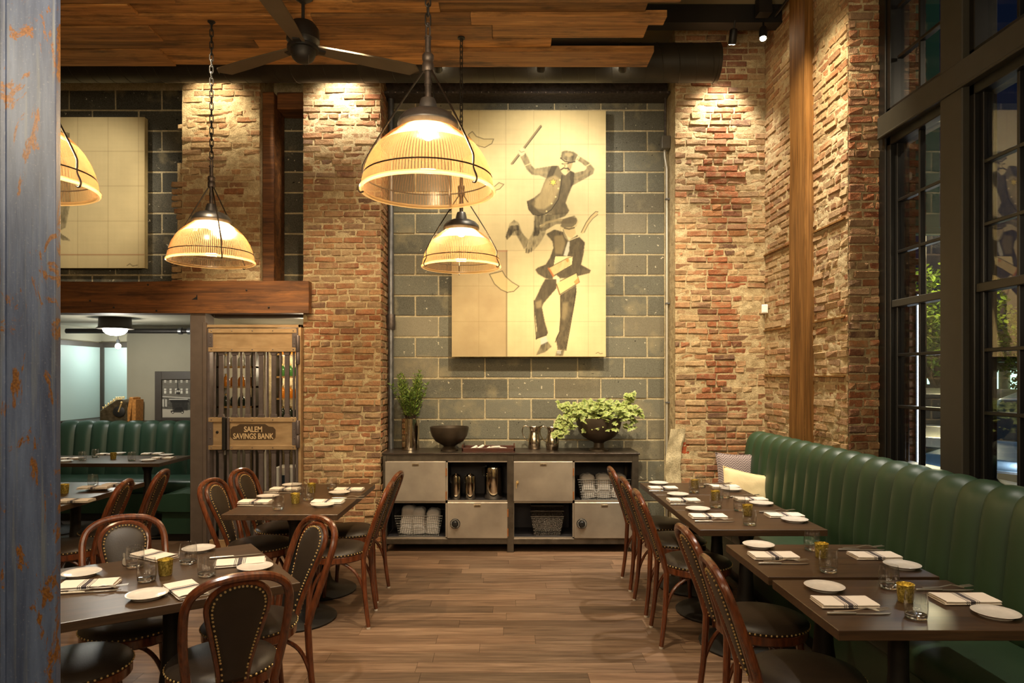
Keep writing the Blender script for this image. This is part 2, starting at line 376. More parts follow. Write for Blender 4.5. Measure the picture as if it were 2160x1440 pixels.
# herringbone pillow
m = NM('herringbone'); tc = m.n('TexCoord'); sx = m.n('SeparateXYZ'); m.l(tc.outputs['Object'], sx.inputs[0])
def mth(op, a, b=None):
    nd = m.n('Math', operation=op)
    for i, q in enumerate((a, b)):
        if q is None: continue
        if hasattr(q, 'links'): m.l(q, nd.inputs[i])
        else: nd.inputs[i].default_value = q
    return nd.outputs[0]
zz = mth('PINGPONG', sx.outputs[0], .03); ph = mth('FRACT', mth('MULTIPLY', mth('ADD', sx.outputs[2], zz), 46.0))
m.col(m.ramp(ph, [(.0, S(150, 134, 128)), (.5, S(96, 84, 84))], 'CONSTANT')).set(.9)
# attribute-driven print (paintings, photograph, leaves)
def attr_mat(name, rough=.8, transl=0, bump=0):
    m = NM(name); m.col(m.n('Attribute', attribute_name='col').outputs['Color']).set(rough, spec=.25)
    if bump: m.bump(m.noise(m.coord('World'), 120, 4), bump, .003)
    if transl:
        d = m.n('BsdfTranslucent'); m.l(m.n('Attribute', attribute_name='col').outputs['Color'], d.inputs[0])
        mx = m.n('MixShader'); mx.inputs[0].default_value = transl; m.l(m.b.outputs[0], mx.inputs[1]); m.l(d.outputs[0], mx.inputs[2])
        m.l(mx.outputs[0], m.out.inputs[0])
    return m.m
attr_mat('print_paint', .75, 0, .25); attr_mat('leaf', .45, .25); attr_mat('far_leaf', .7, .2)
plain('canvas_edge', S(196, 178, 130), .85, vary=.15, vs=12)
def car_paint(name, c): return plain(name, c, .22, .5, coat=.6)
car_paint('car_blue', S(70, 92, 110)); car_paint('car_silver', S(150, 156, 160)); car_paint('car_beige', S(150, 146, 132))
plain('car_glass', S(18, 24, 28), .08, .0, spec=.8); plain('chrome', S(200, 200, 200), .1, 1)
for nm, c in (('bottle_amber', S(200, 120, 30)), ('bottle_dark', S(34, 44, 32)), ('bottle_green', S(60, 110, 50)), ('bottle_clear', S(190, 190, 180))):
    m = NM(nm); m.col(c).set(.1, spec=.7)
def set_cols(me, cols):                                     # per-vertex colours
    a = me.color_attributes.new('col', 'FLOAT_COLOR', 'POINT'); arr = np.ones((len(me.vertices), 4), np.float32)
    arr[:, :3] = cols if isinstance(cols, np.ndarray) else np.asarray([tuple(c)[:3] for c in cols], np.float32); a.data.foreach_set('color', arr.ravel())
# ------------------------------------------------------------------ room shell
DW, DP = 6.74, 6.35                                   # block wall and brick pier distances
XR = 2.41                                             # right brick wall
ZT = 4.85
REDS = [S(164, 98, 68), S(148, 86, 62), S(178, 114, 80), S(132, 84, 66), S(164, 124, 96), S(116, 88, 76), S(188, 132, 90), S(154, 90, 60)]
REDS = [tuple(x*.84 for x in c[:3])+(1,) for c in REDS+[S(150, 120, 96)]]
CREAM = S(190, 164, 122)
def lerp(a, b, t): return tuple(a[i]*(1-t)+b[i]*t for i in range(3))+(1,)
def mk_brick(l, h, d, k):
    me = MB().box(-l/2, l/2, 0, d, -h/2, h/2).mesh('brick', MT['brick'], None, .006, 1)
    r = random.Random(k)
    for v in me.vertices:
        o = Vector((r.uniform(-.006, .006), r.uniform(-.005, .005), r.uniform(-.005, .005)))
        v.co += o
    me.update(); return me
CHs, BL = .0605, .180
BR_FULL = [mk_brick(BL, .048, .03, i) for i in range(9)]
BR_HALF = [mk_brick(BL*.47, .048, .03, 20+i) for i in range(7)]
def brick_face(parent, name, o, u, n, L, z0, z1, mask=None, parge=None, keep=None, limit=300, key=None, seed=1, ochre=.1):
    """bricks on the plane through o spanned by u and Z, facing n; positions in world space"""
    r = random.Random(seed); o = Vector(o); u = Vector(u); n = Vector(n); rows = int(round((z1-z0)/CHs)); items = []
    for j in range(rows):
        z = z0+(j+.5)*CHs; head = (j % 7 == 3); pitch = (BL*.47 if head else BL)+.011
        x = -r.uniform(0, .5)*pitch if j % 2 else -pitch*.5*r.uniform(.8, 1)
        while x < L:
            half = head or r.random() < .16; l = BL*.47 if half else BL
            a, b = max(0, x), min(L, x+l)
            if b-a > .028:
                c = (a+b)/2; sc = (b-a)/l
                if mask is None or mask(c, z): items.append((c, z, half, sc))
            x += l+.011
    ang = math.atan2(n.x, -n.y)                        # brick local front is -Y, mapped to n
    def colr(c, z):
        p = parge(c, z) if parge else .2
        k = lerp(REDS[r.randrange(len(REDS))], S(168, 128, 80), ochre); t = min(.92, max(0, p*r.uniform(.4, 1.7))); t = t if r.random() < .75 else t*.3
        return lerp(k, CREAM, t), p
    if key: items.sort(key=key)
    near, rest = items[:limit], items[limit:]
    for (c, z, half, sc) in near:
        me = r.choice(BR_HALF if half else BR_FULL); cl, p = colr(c, z); dep = r.uniform(.006, .019)-p*.006
        b = obj('brick', me, parent); b.color = cl
        b.location = o+u*c+n*dep+Vector((0, 0, z+r.uniform(-.003, .003)))
        b.scale = (sc, 1, r.uniform(.9, 1.06)); b.rotation_euler = (r.uniform(-.03, .03), r.uniform(-.012, .012), ang+r.uniform(-.02, .02))
    if rest:
        mb = MB(); cols = []
        for (c, z, half, sc) in rest:
            cl, p = colr(c, z); l = (BL*.47 if half else BL)*sc; dep = r.uniform(.006, .018)-p*.006; e = .005
            ctr = o+u*c+Vector((0, 0, z)); h = .046
            vs = [ctr+u*(sx*(l/2-ins))+n*dd+Vector((0, 0, sz*(h/2-ins))) for dd, ins in ((-.01, 0), (dep-e, 0), (dep, e)) for sx, sz in ((-1,-1),(1,-1),(1,1),(-1,1))]
            vs = [q+Vector((r.uniform(-.003, .003),)*3) for q in vs]
            fs = [(8, 9, 10, 11)]
            for a in (0, 4):
                for i in range(4): fs.append((a+i, a+(i+1) % 4, a+4+(i+1) % 4, a+4+i))
            mb.add(vs, fs); cols += [cl]*12
        o2 = mb.build('brick_courses', MT['brick_run'], parent, None); set_cols(o2.data, cols); o2['kind'] = 'stuff'
def mortar_face(mb, o, u, n, L, z0, z1, st=.013, amp=.0085, parge=None, seed=0):
    o = Vector(o); u = Vector(u); n = Vector(n); nu = max(1, int(L/st)); nv = int((z1-z0)/st)
    def fn(a, b):
        c, z = a*L, z0+b*(z1-z0); p = parge(c, z) if parge else .2
        q = Vector((c*13+seed, z*19, seed)); k = mnoise.noise(q)*.6+mnoise.noise(q*2.9)*.5
        if a in (0, 1) or b in (0, 1): k = 0
        return o+u*c+n*(.0015+amp*k+p*.009*max(0, mnoise.noise(Vector((c*5, z*6, 9+seed)))+.35))+Vector((0, 0, z))
    mb.grid(fn, nu, nv)
def slab(name, boxes, mat, parent=None):
    mb = MB()
    for b in boxes: mb.box(*b)
    return structure(mb.build(name, mat, parent, None))
# --- floor
floor = slab('floor', [(-6.6, 3.0, -2.5, 9.6, -.12, -.012)], MT['plug'])
r = random.Random(3); Y = 1.15; nfl = 0
while Y < 6.72:
    wdt = .134; lo, hi = max(-3.9, XA(100, Y+wdt)-.3), min(2.2, XA(2160, Y+wdt)+.2)
    x = lo-r.uniform(0, 1.2)
    while x < hi:
        ln = r.choice((.9, 1.2, 1.2, .6)); t = r.uniform(.55, 1.12); k = r.uniform(.0, 1)
        p = MB().box(-ln/2+.0008, ln/2-.0008, 0, wdt-.0012, -.012, 0).build('floor_plank', MT['floor_plank'], floor, None)
        p.location = (x+ln/2, Y, 0); p.color = (t, t*(.97-.05*k), t*(.95-.08*k), 1); x += ln; nfl += 1
    Y += wdt
slab('floor_booth', [(-6.5, -1.9, 6.721, 9.5, -.012, 0)], MT['trim_dark'], floor)
# --- back block wall (niche + upper left)
wb = MB(); wb.box(-1.89, 1.60, DW+.001, DW+.2, 0, ZT); wb.box(-6.4, -1.89, DW+.001, DW+.2, 2.30, ZT)
wall_back = structure(wb.build('wall_back', MT['block_mortar'], None, None))
BW, BH = .4575, .2032
blk = []
for i in range(5):
    me = MB().box(-(BW-.012)/2, (BW-.012)/2, -.005, .02, -(BH-.012)/2, (BH-.012)/2).mesh('cinder_block', MT['cinder_block'], None, .004, 1)
    rr = random.Random(90+i)
    for v in me.vertices: v.co += Vector((rr.uniform(-.003, .003), rr.uniform(-.002, .002), rr.uniform(-.003, .003)))
    me.update(); blk.append(me)
rb = random.Random(5)
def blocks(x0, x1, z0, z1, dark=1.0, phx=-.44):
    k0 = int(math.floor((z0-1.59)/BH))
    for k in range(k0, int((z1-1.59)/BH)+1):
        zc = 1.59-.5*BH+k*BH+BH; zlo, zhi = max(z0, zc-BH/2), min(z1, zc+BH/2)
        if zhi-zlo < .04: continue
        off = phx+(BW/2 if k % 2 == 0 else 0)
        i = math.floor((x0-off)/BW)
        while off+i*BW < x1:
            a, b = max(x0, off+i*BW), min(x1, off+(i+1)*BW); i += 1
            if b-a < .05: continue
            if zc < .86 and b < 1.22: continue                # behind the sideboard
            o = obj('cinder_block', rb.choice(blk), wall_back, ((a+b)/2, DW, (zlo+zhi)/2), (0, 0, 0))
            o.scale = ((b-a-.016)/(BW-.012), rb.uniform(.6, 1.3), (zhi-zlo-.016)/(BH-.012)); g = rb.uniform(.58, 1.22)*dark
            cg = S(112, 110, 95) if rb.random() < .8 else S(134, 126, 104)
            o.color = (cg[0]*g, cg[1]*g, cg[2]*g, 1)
blocks(-1.17, 1.565, 0, 4.32)
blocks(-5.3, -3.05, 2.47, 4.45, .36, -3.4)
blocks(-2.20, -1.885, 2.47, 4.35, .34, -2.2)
# --- left pier
def parge_bleach_l(c, z): return .28+.35*max(0, (z-3.0)/1.4)+.25*mnoise.noise(Vector((c*2.2, z*1.7, 3)))  # random parging, plus painted-in light bleaching toward the top of the pier
pl0, pl1 = XA(640, DP), XA(803, DP)
mb = MB(); mb.box(pl0, pl1, DP+.012, DW, 0, ZT); mortar_face(mb, (pl0, DP, 0), (1,0,0), (0,-1,0), pl1-pl0, 0, 4.55, parge=parge_bleach_l)
mortar_face(mb, (pl1, DP, 0), (0,1,0), (1,0,0), DW-DP, 0, 4.4)
wall_pl = structure(mb.build('wall_pier_left', MT['mortar'], None, 40))
brick_face(wall_pl, 'brick', (pl0, DP, 0), (1,0,0), (0,-1,0), pl1-pl0, 0.0, 4.42, parge=parge_bleach_l, seed=11, key=lambda t: abs(t[1]-2.3))
brick_face(wall_pl, 'brick', (pl1, DP, 0), (0,1,0), (1,0,0), DW-DP, .0, 4.40, seed=12, limit=0)
# --- right pier: a clean toothed brick column between rough mortared sides
pr0, pr1 = XA(1424, DP), XR
def clean(c, z):
    x = pr0+c; k = int(z/.36) % 3
    a = 1.855-(.05 if k == 0 else 0)+.02*math.sin(z*7); b = 2.17-(.07 if k == 1 else 0)+(.05 if k == 2 else 0)
    if z < 1.25: a += .06; b += .05
    return a < x < b
def parge_r(c, z):
    if clean(c, z): return .0
    e = .25*mnoise.noise(Vector((c*3, z*2.1, 7)))
    return .85+e if pr0+c > 2.1 else .58+e
mb = MB(); mb.box(pr0, XR+.3, DP+.012, DW+.2, 0, ZT); mortar_face(mb, (pr0, DP, 0), (1,0,0), (0,-1,0), XR-pr0, 0, ZT, parge=parge_r, seed=4)
mortar_face(mb, (pr0, DW, 0), (0,-1,0), (-1,0,0), DW-DP, 0, 4.4, seed=5)
wall_pr = structure(mb.build('wall_pier_right', MT['mortar'], None, 40))
brick_face(wall_pr, 'brick', (pr0, DP, 0), (1,0,0), (0,-1,0), pr1-pr0, 0.0, ZT, parge=parge_r, seed=21, key=lambda t: abs(t[1]-2.7),
           mask=lambda c, z: not (pr0+c < 1.70 and .86 < z < 1.12))
# --- right wall, from the corner to the window reveal, and the reveal itself
YJ = 4.81
def parge_w(c, z): return .62+.35*mnoise.noise(Vector((c*2.2, z*1.5, 2)))
mb = MB(); mb.box(XR+.012, XR+.33, YJ+.012, DP+.02, 0, ZT); mortar_face(mb, (XR, YJ, 0), (0,1,0), (-1,0,0), DP-YJ, 0, ZT, parge=parge_w, seed=8)
mortar_face(mb, (XR, YJ, 0), (1,0,0), (0,-1,0), .33, 0, ZT, seed=9)
wall_r = structure(mb.build('wall_right', MT['mortar'], None, 40))
brick_face(wall_r, 'brick', (XR, YJ, 0), (0,1,0), (-1,0,0), DP-YJ, 0.95, ZT, parge=parge_w, seed=31, ochre=.25, key=lambda t: t[0])
brick_face(wall_r, 'brick', (XR, YJ, 0), (1,0,0), (0,-1,0), .30, .9, ZT, parge=lambda c, z: .1+.3*mnoise.noise(Vector((c*4, z*3, 1))), seed=32)
slab('wall_under_window', [(XR+.02, XR+.32, .6, YJ, 0, .93)], MT['plaster_upper'])
# --- upper left pier above the beam
pu0, pu1 = XA(362, DP), XA(548, DP)
def parge_u(c, z): return .72+.3*mnoise.noise(Vector((c*2.2, z*1.7, 13)))
def edge_u(c, z): return c > .03+.13*max(0, (z-3.1)/1.2)+.04*math.sin(z*9)
mb = MB(); mb.box(pu0+.16, pu1, DP+.012, DW, 2.40, ZT); mortar_face(mb, (pu0+.10, DP, 0), (1,0,0), (0,-1,0), pu1-pu0-.10, 2.40, 4.5, parge=parge_u, seed=14)
mb.box(pu0+.04, pu0+.17, DP+.03, DW, 2.40, 3.6)
wall_pu = structure(mb.build('wall_pier_upper_left', MT['mortar'], None, 40))
brick_face(wall_pu, 'brick', (pu0, DP, 0), (1,0,0), (0,-1,0), pu1-pu0, 2.45, 4.45, parge=parge_u, mask=edge_u, seed=41, ochre=.22)
mb = MB(); mb.box(pu1+.002, pu1+.11, DP+.06, DW-.02, 2.47, 4.28)
structure(mb.build('trim_1', MT['beam_wood'], None, None, .006))
mb = MB(); mb.box(XA(575, DP), XA(640, DP), DP+.12, DW-.03, 4.14, 4.3); structure(mb.build('trim_2', MT['beam_wood'], None, None, .006))
# --- heavy timber lintel on the left
mb = MB(); NB = 40; zb0, zb1, yb = 2.185, 2.475, 6.24
def beamfn(u, v):
    x = -6.0+u*(XA(651, yb)+6.0); a = v*4; k = int(min(3, a)); t = a-k
    c = [(yb, zb0), (DP+.1, zb0), (DP+.1, zb1), (yb, zb1)]; p, q = c[k], c[(k+1) % 4]
    y, z = p[0]+(q[0]-p[0])*t, p[1]+(q[1]-p[1])*t
    w_ = mnoise.noise(Vector((x*1.6, z*5, y*5)))*.012+mnoise.noise(Vector((x*6, z*14, y*9)))*.004
    return (x, y-w_ if k in (3,) else y, z+w_*.6)
mb.grid(beamfn, 90, 24)
e = [beamfn(1, i/24) for i in range(24)]; mb.add(e, [tuple(range(24))])
beam = structure(mb.build('trim_lintel_beam', MT['beam_wood'], None, 40))
hole = MB().box(XA(402, yb)-.002, XA(417, yb), yb-.006, yb+.01, ZA(632, yb), ZA(622, yb)).build('mortise_hole', MT['plug'], beam, None)
for x, y in ((190, 634), (520, 612), (567, 648), (330, 655), (240, 648), (312, 600)):
    c = W(x, y, yb-.004); b = MB(); b.ball((c.x, c.y, c.z), .009, 8, 5); b.build('bolt_head', MT['black_iron'], beam)
# --- riveted steel lintel over the niche
mb = MB(); mb.box(-1.17, 1.56, 6.50, DW, 4.30, 4.32); mb.box(-1.17, 1.56, 6.62, 6.64, 4.32, 4.6); mb.box(-1.17, 1.56, 6.50, DW, 4.6, 4.62)
lint = structure(mb.build('trim_steel_lintel', MT['rusty_pipe'], None, None))
mb = MB()
for i in range(40):
    mb.ball((-1.12+i*.068, 6.617, 4.345), .012, 6, 4); mb.ball((-1.12+i*.068, 6.495, 4.31), .010, 6, 4)
rv = mb.build('rivets', MT['rusty_pipe'], lint); rv['kind'] = 'stuff'
# --- upper ceiling
structure(MB().box(-6.4, 2.9, -3.0, DW+.2, ZT, ZT+.12).build('ceiling', MT['plaster_upper'], None, None))
# soffit joists seen past the ragged planks
mb = MB()
for y in (5.95,): mb.box(.5, XR, y, y+.14, ZT-.16, ZT-.001)
structure(mb.build('ceiling_joist', MT['black_paint'], None, None))
# --- dropped ceiling of reclaimed boards, each its own board
ZC = 4.06
hang = MB(); hang.box(-6.0, .85, -2.9, 5.30, ZC+.045, ZC+.09)
dropped = structure(hang.build('ceiling_dropped', MT['black_paint'], None, None))
rows = [(5.40, 5.12, 1372), (5.12, 4.975, 1163), (4.975, 4.755, 1363), (4.755, 4.62, 1403), (4.62, 4.47, 1365), (4.47, 4.33, 1440), (4.33, 4.10, 1400), (4.10, 3.94, 1455), (3.94, 3.74, 1430)]
y = 3.74
while y > .5: wd = random.choice((.14, .2, .24)); rows.append((y, y-wd, 1440+random.randint(-40, 80))); y -= wd
rc = random.Random(17)
for (y0, y1, xe) in rows:
    x1 = XA(xe, (y0+y1)/2) if y0 > 3.8 else 1.05+rc.uniform(-.15, .15); lo = XA(60, y0)-.6; x = x1
    while x > lo:
        ln = rc.uniform(1.0, 2.4); a = x-ln; t = rc.choice((.5, .7, .85, 1.0, 1.15, 1.3)); k = rc.random()
        p = MB().box(-ln/2+.0015, ln/2-.0015, y1-y0+.008, -.010, 0, .044).build('ceiling_plank', MT['ceiling_plank'], dropped, None)
        p.location = (x-ln/2, y0, ZC+rc.uniform(-.022, .008)); p.rotation_euler = (rc.uniform(-.025, .025), 0, 0)
        p.color = (t, t*(.96-.06*k), t*(.95-.15*k), 1); x = a
# --- window wall: jambs, posts, transom, sashes, panes
XW = 2.63
def window(name, ya, yb_):
    """opening from ya (near) to yb_ (far)"""
    root = thing(name, None, None, (XW, (ya+yb_)/2, .93)); root['kind'] = 'structure'
    hw = (yb_-ya)/2; z = lambda q: q-.93
    def fr(nm, y0, y1, z0, z1, x0, x1, mt, bev=.004):
        return MB().box(x0, x1, y0, y1, z(z0), z(z1)).build(nm, MT[mt], root, None, bev)
    for s in (-1, 1):
        a, b = sorted((s*hw, s*(hw-.045))); fr('stile', a, b, .93, 3.25, .0, .13, 'frame_black'); fr('stile', a, b, 3.40, 4.84, .0, .13, 'frame_black')
        a, b = sorted((s*(hw-.045), s*(hw-.075))); fr('stile', a, b, .95, 3.22, .03, .09, 'frame_black')
    fr('rail', -hw, hw, 3.19, 3.25, .0, .13, 'frame_black'); fr('rail', -hw, hw, .93, 1.03, .0, .13, 'frame_black'); fr('rail', -hw, hw, 3.40, 3.45, 0, .13, 'frame_black')
    fr('meeting_rail', -hw+.04, hw-.04, 2.075, 2.125, .01, .09, 'frame_olive')
    zs = [1.03, 1.40, 1.75, 2.10, 2.45, 2.80, 3.19]; zu = [3.45, 3.775, 4.12, 4.47, 4.84]; iw = hw-.075
    for q in (1.40, 1.75, 2.45, 2.80, 3.775, 4.12, 4.47): fr('muntin', -iw, iw, q-.011, q+.011, .03, .07, 'frame_black', .003)
    fr('muntin', -.010, .010, 1.03, 3.19, .031, .069, 'frame_black', .003); fr('muntin', -.010, .010, 3.45, 4.84, .031, .069, 'frame_black', .003)
    for zz in (zs, zu):
        for i in range(len(zz)-1):
            for (a, b) in ((-iw, 0), (0, iw)):
                g = MB().box(.048, .052, a+.009, b-.009, z(zz[i])+.009, z(zz[i+1])-.009).build('pane', MT['window_glass'], root, None)
    return root
window('window_1', 4.08, 4.72); window('window_2', 3.22, 3.88); window('window_3', 2.38, 3.04)
mb = MB(); mb.box(XW-.04, XW+.16, 3.88, 4.08, .93, ZT); structure(mb.build('trim_window_post', MT['frame_olive'], None, None, .006))
mb = MB(); mb.box(XW-.04, XW+.16, 3.04, 3.22, .93, ZT); structure(mb.build('trim_window_post', MT['frame_olive'], None, None, .006))
mb = MB(); mb.box(XW-.05, XW+.16, 2.2, YJ-.06, 3.25, 3.40); mb.box(XW-.055, XW-.03, 2.2, YJ-.06, 3.245, 3.262); structure(mb.build('trim_transom', MT['frame_olive'], None, None, .005))
mb = MB(); mb.box(XW-.01, XW+.16, 4.72, YJ, .93, ZT); mb.box(XW+.01, XW+.04, 4.70, 4.735, .93, 3.25); structure(mb.build('trim_window_jamb', MT['frame_black'], None, None, .005))
slab('wall_right_near', [(XW-.1, XW+.2, -.6, 2.38, .93, ZT)], MT['frame_olive'])
mb = MB(); mb.box(XR-.01, XW+.2, 2.2, YJ, .90, .935); structure(mb.build('trim_window_sill', MT['frame_black'], None, None, .006))
slab('wall_rear', [(-6.4, 2.9, -3.1, -2.98, 0, ZT)], MT['mortar'])
slab('wall_left', [(-6.5, -6.38, -3.1, 6.3, 0, ZT)], MT['mortar'])
slab('wall_right_rear', [(XW-.1, XW+.2, -3.0, -.6, 0, ZT)], MT['mortar'])
# timber post on the right brick wall
mb = MB(); yp0, yp1 = 5.34, 5.63
def postfn(u, v):
    a = u*4; k = int(min(3, a)); t = a-k; c = [(XR-.075, yp0), (XR+.02, yp0), (XR+.02, yp1), (XR-.075, yp1)]; p, q = c[k], c[(k+1) % 4]
    z = v*ZT; w_ = mnoise.noise(Vector((u*9, z*1.3, 5)))*.006
    return (p[0]+(q[0]-p[0])*t-w_, p[1]+(q[1]-p[1])*t+w_, z)
mb.grid(postfn, 24, 60); structure(mb.build('trim_timber_post', MT['post_wood'], None, 40))
# thin horizontal wall ties / old mortar lines on the right wall
mb = MB()
for z in (1.60, 2.02, 2.72): mb.box(XR-.022, XR, YJ+.02, 5.33, z, z+.012); mb.box(XR-.022, XR, 5.64, DP-.01, z, z+.012)
structure(mb.build('trim_batten_line', MT['post_wood'], None, None))
# broken socket in the right pier
mb = MB(); mb.box(1.60, 1.70, DP-.002, DP+.01, .88, 1.10); structure(mb.build('wall_pier_socket', MT['terracotta_hole'], wall_pr, None))
mb = MB(); mb.grid(lambda u, v: (1.50+.14*u+.03*math.sin(v*7), DP-.035+.02*mnoise.noise(Vector((u*4, v*9, 0))), .02+v*1.1), 8, 40)
structure(mb.build('wall_pier_parging', MT['block_mortar'], wall_pr, 60))
# --- rooms behind the opening: booth room and bottle room
slab('ceiling_booth', [(-6.5, -1.9, DP+.1, 9.6, 2.25, 2.30)], MT['plaster_grey'])
slab('wall_booth_back', [(-4.72, -1.9, 8.60, 8.72, 0, 2.25), (-6.3, -4.72, 9.30, 9.4, 0, 2.25)], MT['plaster_grey'])
slab('wall_booth_left', [(-5.62, -5.52, 6.9, 9.3, 0, 2.25)], MT['plaster_grey'])
slab('wall_booth_recess', [(-4.78, -4.72, 8.60, 9.30, 0, 2.25)], MT['plaster_grey'])
slab('wall_booth_right', [(-3.26, -3.2, 7.08, 8.6, 0, 2.25)], MT['plaster_grey'])
slab('wall_opening_end', [(-6.5, -6.35, 6.3, 9.4, 0, ZT)], MT['plaster_grey'])
g = MB(); g.box(-5.515, -5.50, 8.0, 9.26, 1.05, 2.00); structure(g.build('window_frosted_side', MT['frosted_blue'], None, None))
g = MB(); g.box(-5.46, -4.80, 9.275, 9.29, 1.05, 2.00); structure(g.build('window_frosted_back', MT['frosted_blue'], None, None))
mb = MB(); mb.box(-5.52, -5.47, 8.0, 9.3, 2.0, 2.06); mb.box(-5.52, -4.78, 9.25, 9.3, 2.0, 2.07); mb.box(-5.52, -5.46, 9.24, 9.3, 1.0, 2.0); mb.box(-5.52, -5.46, 8.0, 9.3, 1.02, 1.06)
structure(mb.build('trim_frosted_windows', MT['trim_dark'], None, None))
slab('wall_booth_ledge', [(-5.5, -3.3, 8.33, 8.60, 0, 1.055), (-5.5, -4.78, 8.60, 9.28, 0, 1.055)], MT['trim_dark'])
# painted steel post beside the gate
mb = MB(); mb.box(XA(405, 6.3), XA(437, 6.3), 6.26, 6.45, 0, 2.19); mb.box(XA(433, 6.3), XA(440, 6.3), 6.24, 6.28, 0, 2.1)
structure(mb.build('trim_gate_post', MT['post_paint'], None, None, .004))
mb = MB(); mb.box(XA(437, 6.3), XA(640, 6.3), 6.45, 6.55, 2.16, 2.25); structure(mb.build('trim_gate_header', MT['post_paint'], None, None))
slab('wall_bottle_room', [(-3.2, -1.88, 8.45, 8.55, 0, 2.25), (-1.95, -1.88, 6.75, 8.5, 0, 2.25)], MT['mortar'])
# ------------------------------------------------------------------ chairs
def smooth_path(pts, n=6):
    pts = [Vector(p) for p in pts]; out = []
    for i in range(len(pts)-1):
        p0 = pts[max(0, i-1)]; p1, p2 = pts[i], pts[i+1]; p3 = pts[min(len(pts)-1, i+2)]
        for k in range(n):
            t = k/n; out.append(.5*((2*p1)+(p2-p0)*t+(2*p0-5*p1+4*p2-p3)*t*t+(3*p1-p0-3*p2+p3)*t*t*t))
    out.append(pts[-1]); return out
def bx_at(z): return -.21-.155*max(0, (z-.45)/.44)**1.15     # rake of the back above the seat
def make_chair():
    root = thing('bentwood_chair', 'chair', 'chair')
    WD, LE, NL = MT['chair_wood'], MT['leather'], MT['brass_nail']
    # back legs + hoop, split into hoop and two legs
    hw = lambda z: .150+.030*math.sin(min(1, max(0, (z-.45)/.28))*PI/2)
    half = [(bx_at(z), hw(z), z) for z in (.44, .52, .60, .68, .745)]
    top = [(bx_at(z), y, z) for y, z in ((.176, .80), (.155, .848), (.105, .881), (.045, .893))]
    path = half+top+[(bx_at(.895), 0, .895)]+[(x, -y, z) for x, y, z in reversed(half+top)]
    MB().tube(smooth_path(path, 4), .0165, 10).build('hoop', WD, root)
    for s in (-1, 1):
        leg = MB().tube(smooth_path([(-.21, s*.150, .45), (-.212, s*.152, .38), (-.222, s*.160, .2), (-.245, s*.172, .012)], 4), [.0165]*6+[.016, .0155, .015, .0148, .0145, .014, .0135], 10).build('leg', WD, root)
        MB().lathe([(.013, 0), (.013, .013)], 8, (-.245, s*.172, 0)).build('glide', MT['glide'], leg)
        leg = MB().tube(smooth_path([(.125, s*.125, .45), (.132, s*.130, .30), (.150, s*.142, .012)], 4), [.0175, .017, .0165, .016, .0155, .015, .0145, .014, .0135], 10).build('leg', WD, root)
        MB().lathe([(.013, 0), (.013, .013)], 8, (.150, s*.142, 0)).build('glide', MT['glide'], leg)
        # bent brace arching from back leg to front leg under the seat
        br = [(-.232, s*.166, .13), (-.205, s*.155, .26), (-.15, s*.148, .36), (-.05, s*.142, .415), (.05, s*.135, .36), (.11, s*.132, .26), (.138, s*.136, .13)]
        MB().tube(smooth_path(br, 4), .010, 8).build('brace', WD, root)
    br = [(.142, y, z) for y, z in ((-.136, .13), (-.115, .26), (-.07, .36), (0, .41), (.07, .36), (.115, .26), (.136, .13))]
    MB().tube(smooth_path(br, 4), .010, 8).build('brace', WD, root)
    # round seat: bent rim, padded top, nailheads
    MB().lathe([(.150, .415), (.200, .415), (.207, .422), (.207, .455), (.200, .462), (.150, .462)], 36).build('seat_rim', WD, root)
    seat = MB().lathe([(.198, .455), (.208, .462), (.210, .473), (.198, .487), (.16, .499), (.10, .506), (.04, .509), (1e-4, .510)], 36).build('seat', LE, root)
    mb = MB()
    for k in range(58):
        a = 2*PI*k/58; mb.ball((.2105*math.cos(a), .2105*math.sin(a), .468), .0048, 6, 3)
    mb.build('nailheads', NL, seat)['kind'] = 'stuff'
    # padded back, wide at the top and narrowing to the seat, inside its own bent frame
    side = smooth_path([(0, .046, .462), (0, .054, .53), (0, .070, .61), (0, .088, .69), (0, .101, .75), (0, .105, .79), (0, .094, .828), (0, .066, .855), (0, .030, .868), (0, 0, .871)], 3)
    half_ = [(q.y, q.z) for q in side]; full_ = half_+[(-y, z) for y, z in reversed(half_[:-1])]
    MB().tube([(bx_at(z)+.004, y, z) for y, z in full_], .0125, 8).build('back_frame', WD, root)
    zc_ = .67
    def outline(k):
        return [(y*k, zc_+(z-zc_)*(1-(1-k)*.35)) for y, z in full_]
    rings = [(.96, .0), (.96, .010), (.82, .020), (.5, .026), (.02, .028)]
    mb = MB(); o = full_; n = len(o)
    for sgn in (1, -1):
        vs = []
        for k, d in rings:
            for (y, z) in o:
                yy, zz = y*k, zc_+(z-zc_)*(1-(1-k)*.8); vs.append((bx_at(zz)+.004+sgn*d, yy, zz))
        fs = [(i*n+j, i*n+(j+1) % n, (i+1)*n+(j+1) % n, (i+1)*n+j) for i in range(4) for j in range(n)]
        fs.append(tuple(4*n+j for j in range(n))); mb.add(vs, fs)
    pad = mb.build('backrest', LE, root, 60)
    mb = MB()
    per = smooth_path([(0, y, z) for y, z in outline(.86)], 2); last = None
    for p in per:
        if last is not None and (p-last).length < .0125: continue
        last = p
        for sgn in (1, -1): mb.ball((bx_at(p.z)+.004+sgn*.0185, p.y, p.z), .0048, 6, 3)
    mb.build('nailheads', NL, pad)['kind'] = 'stuff'
    return root
CHAIR = make_chair()
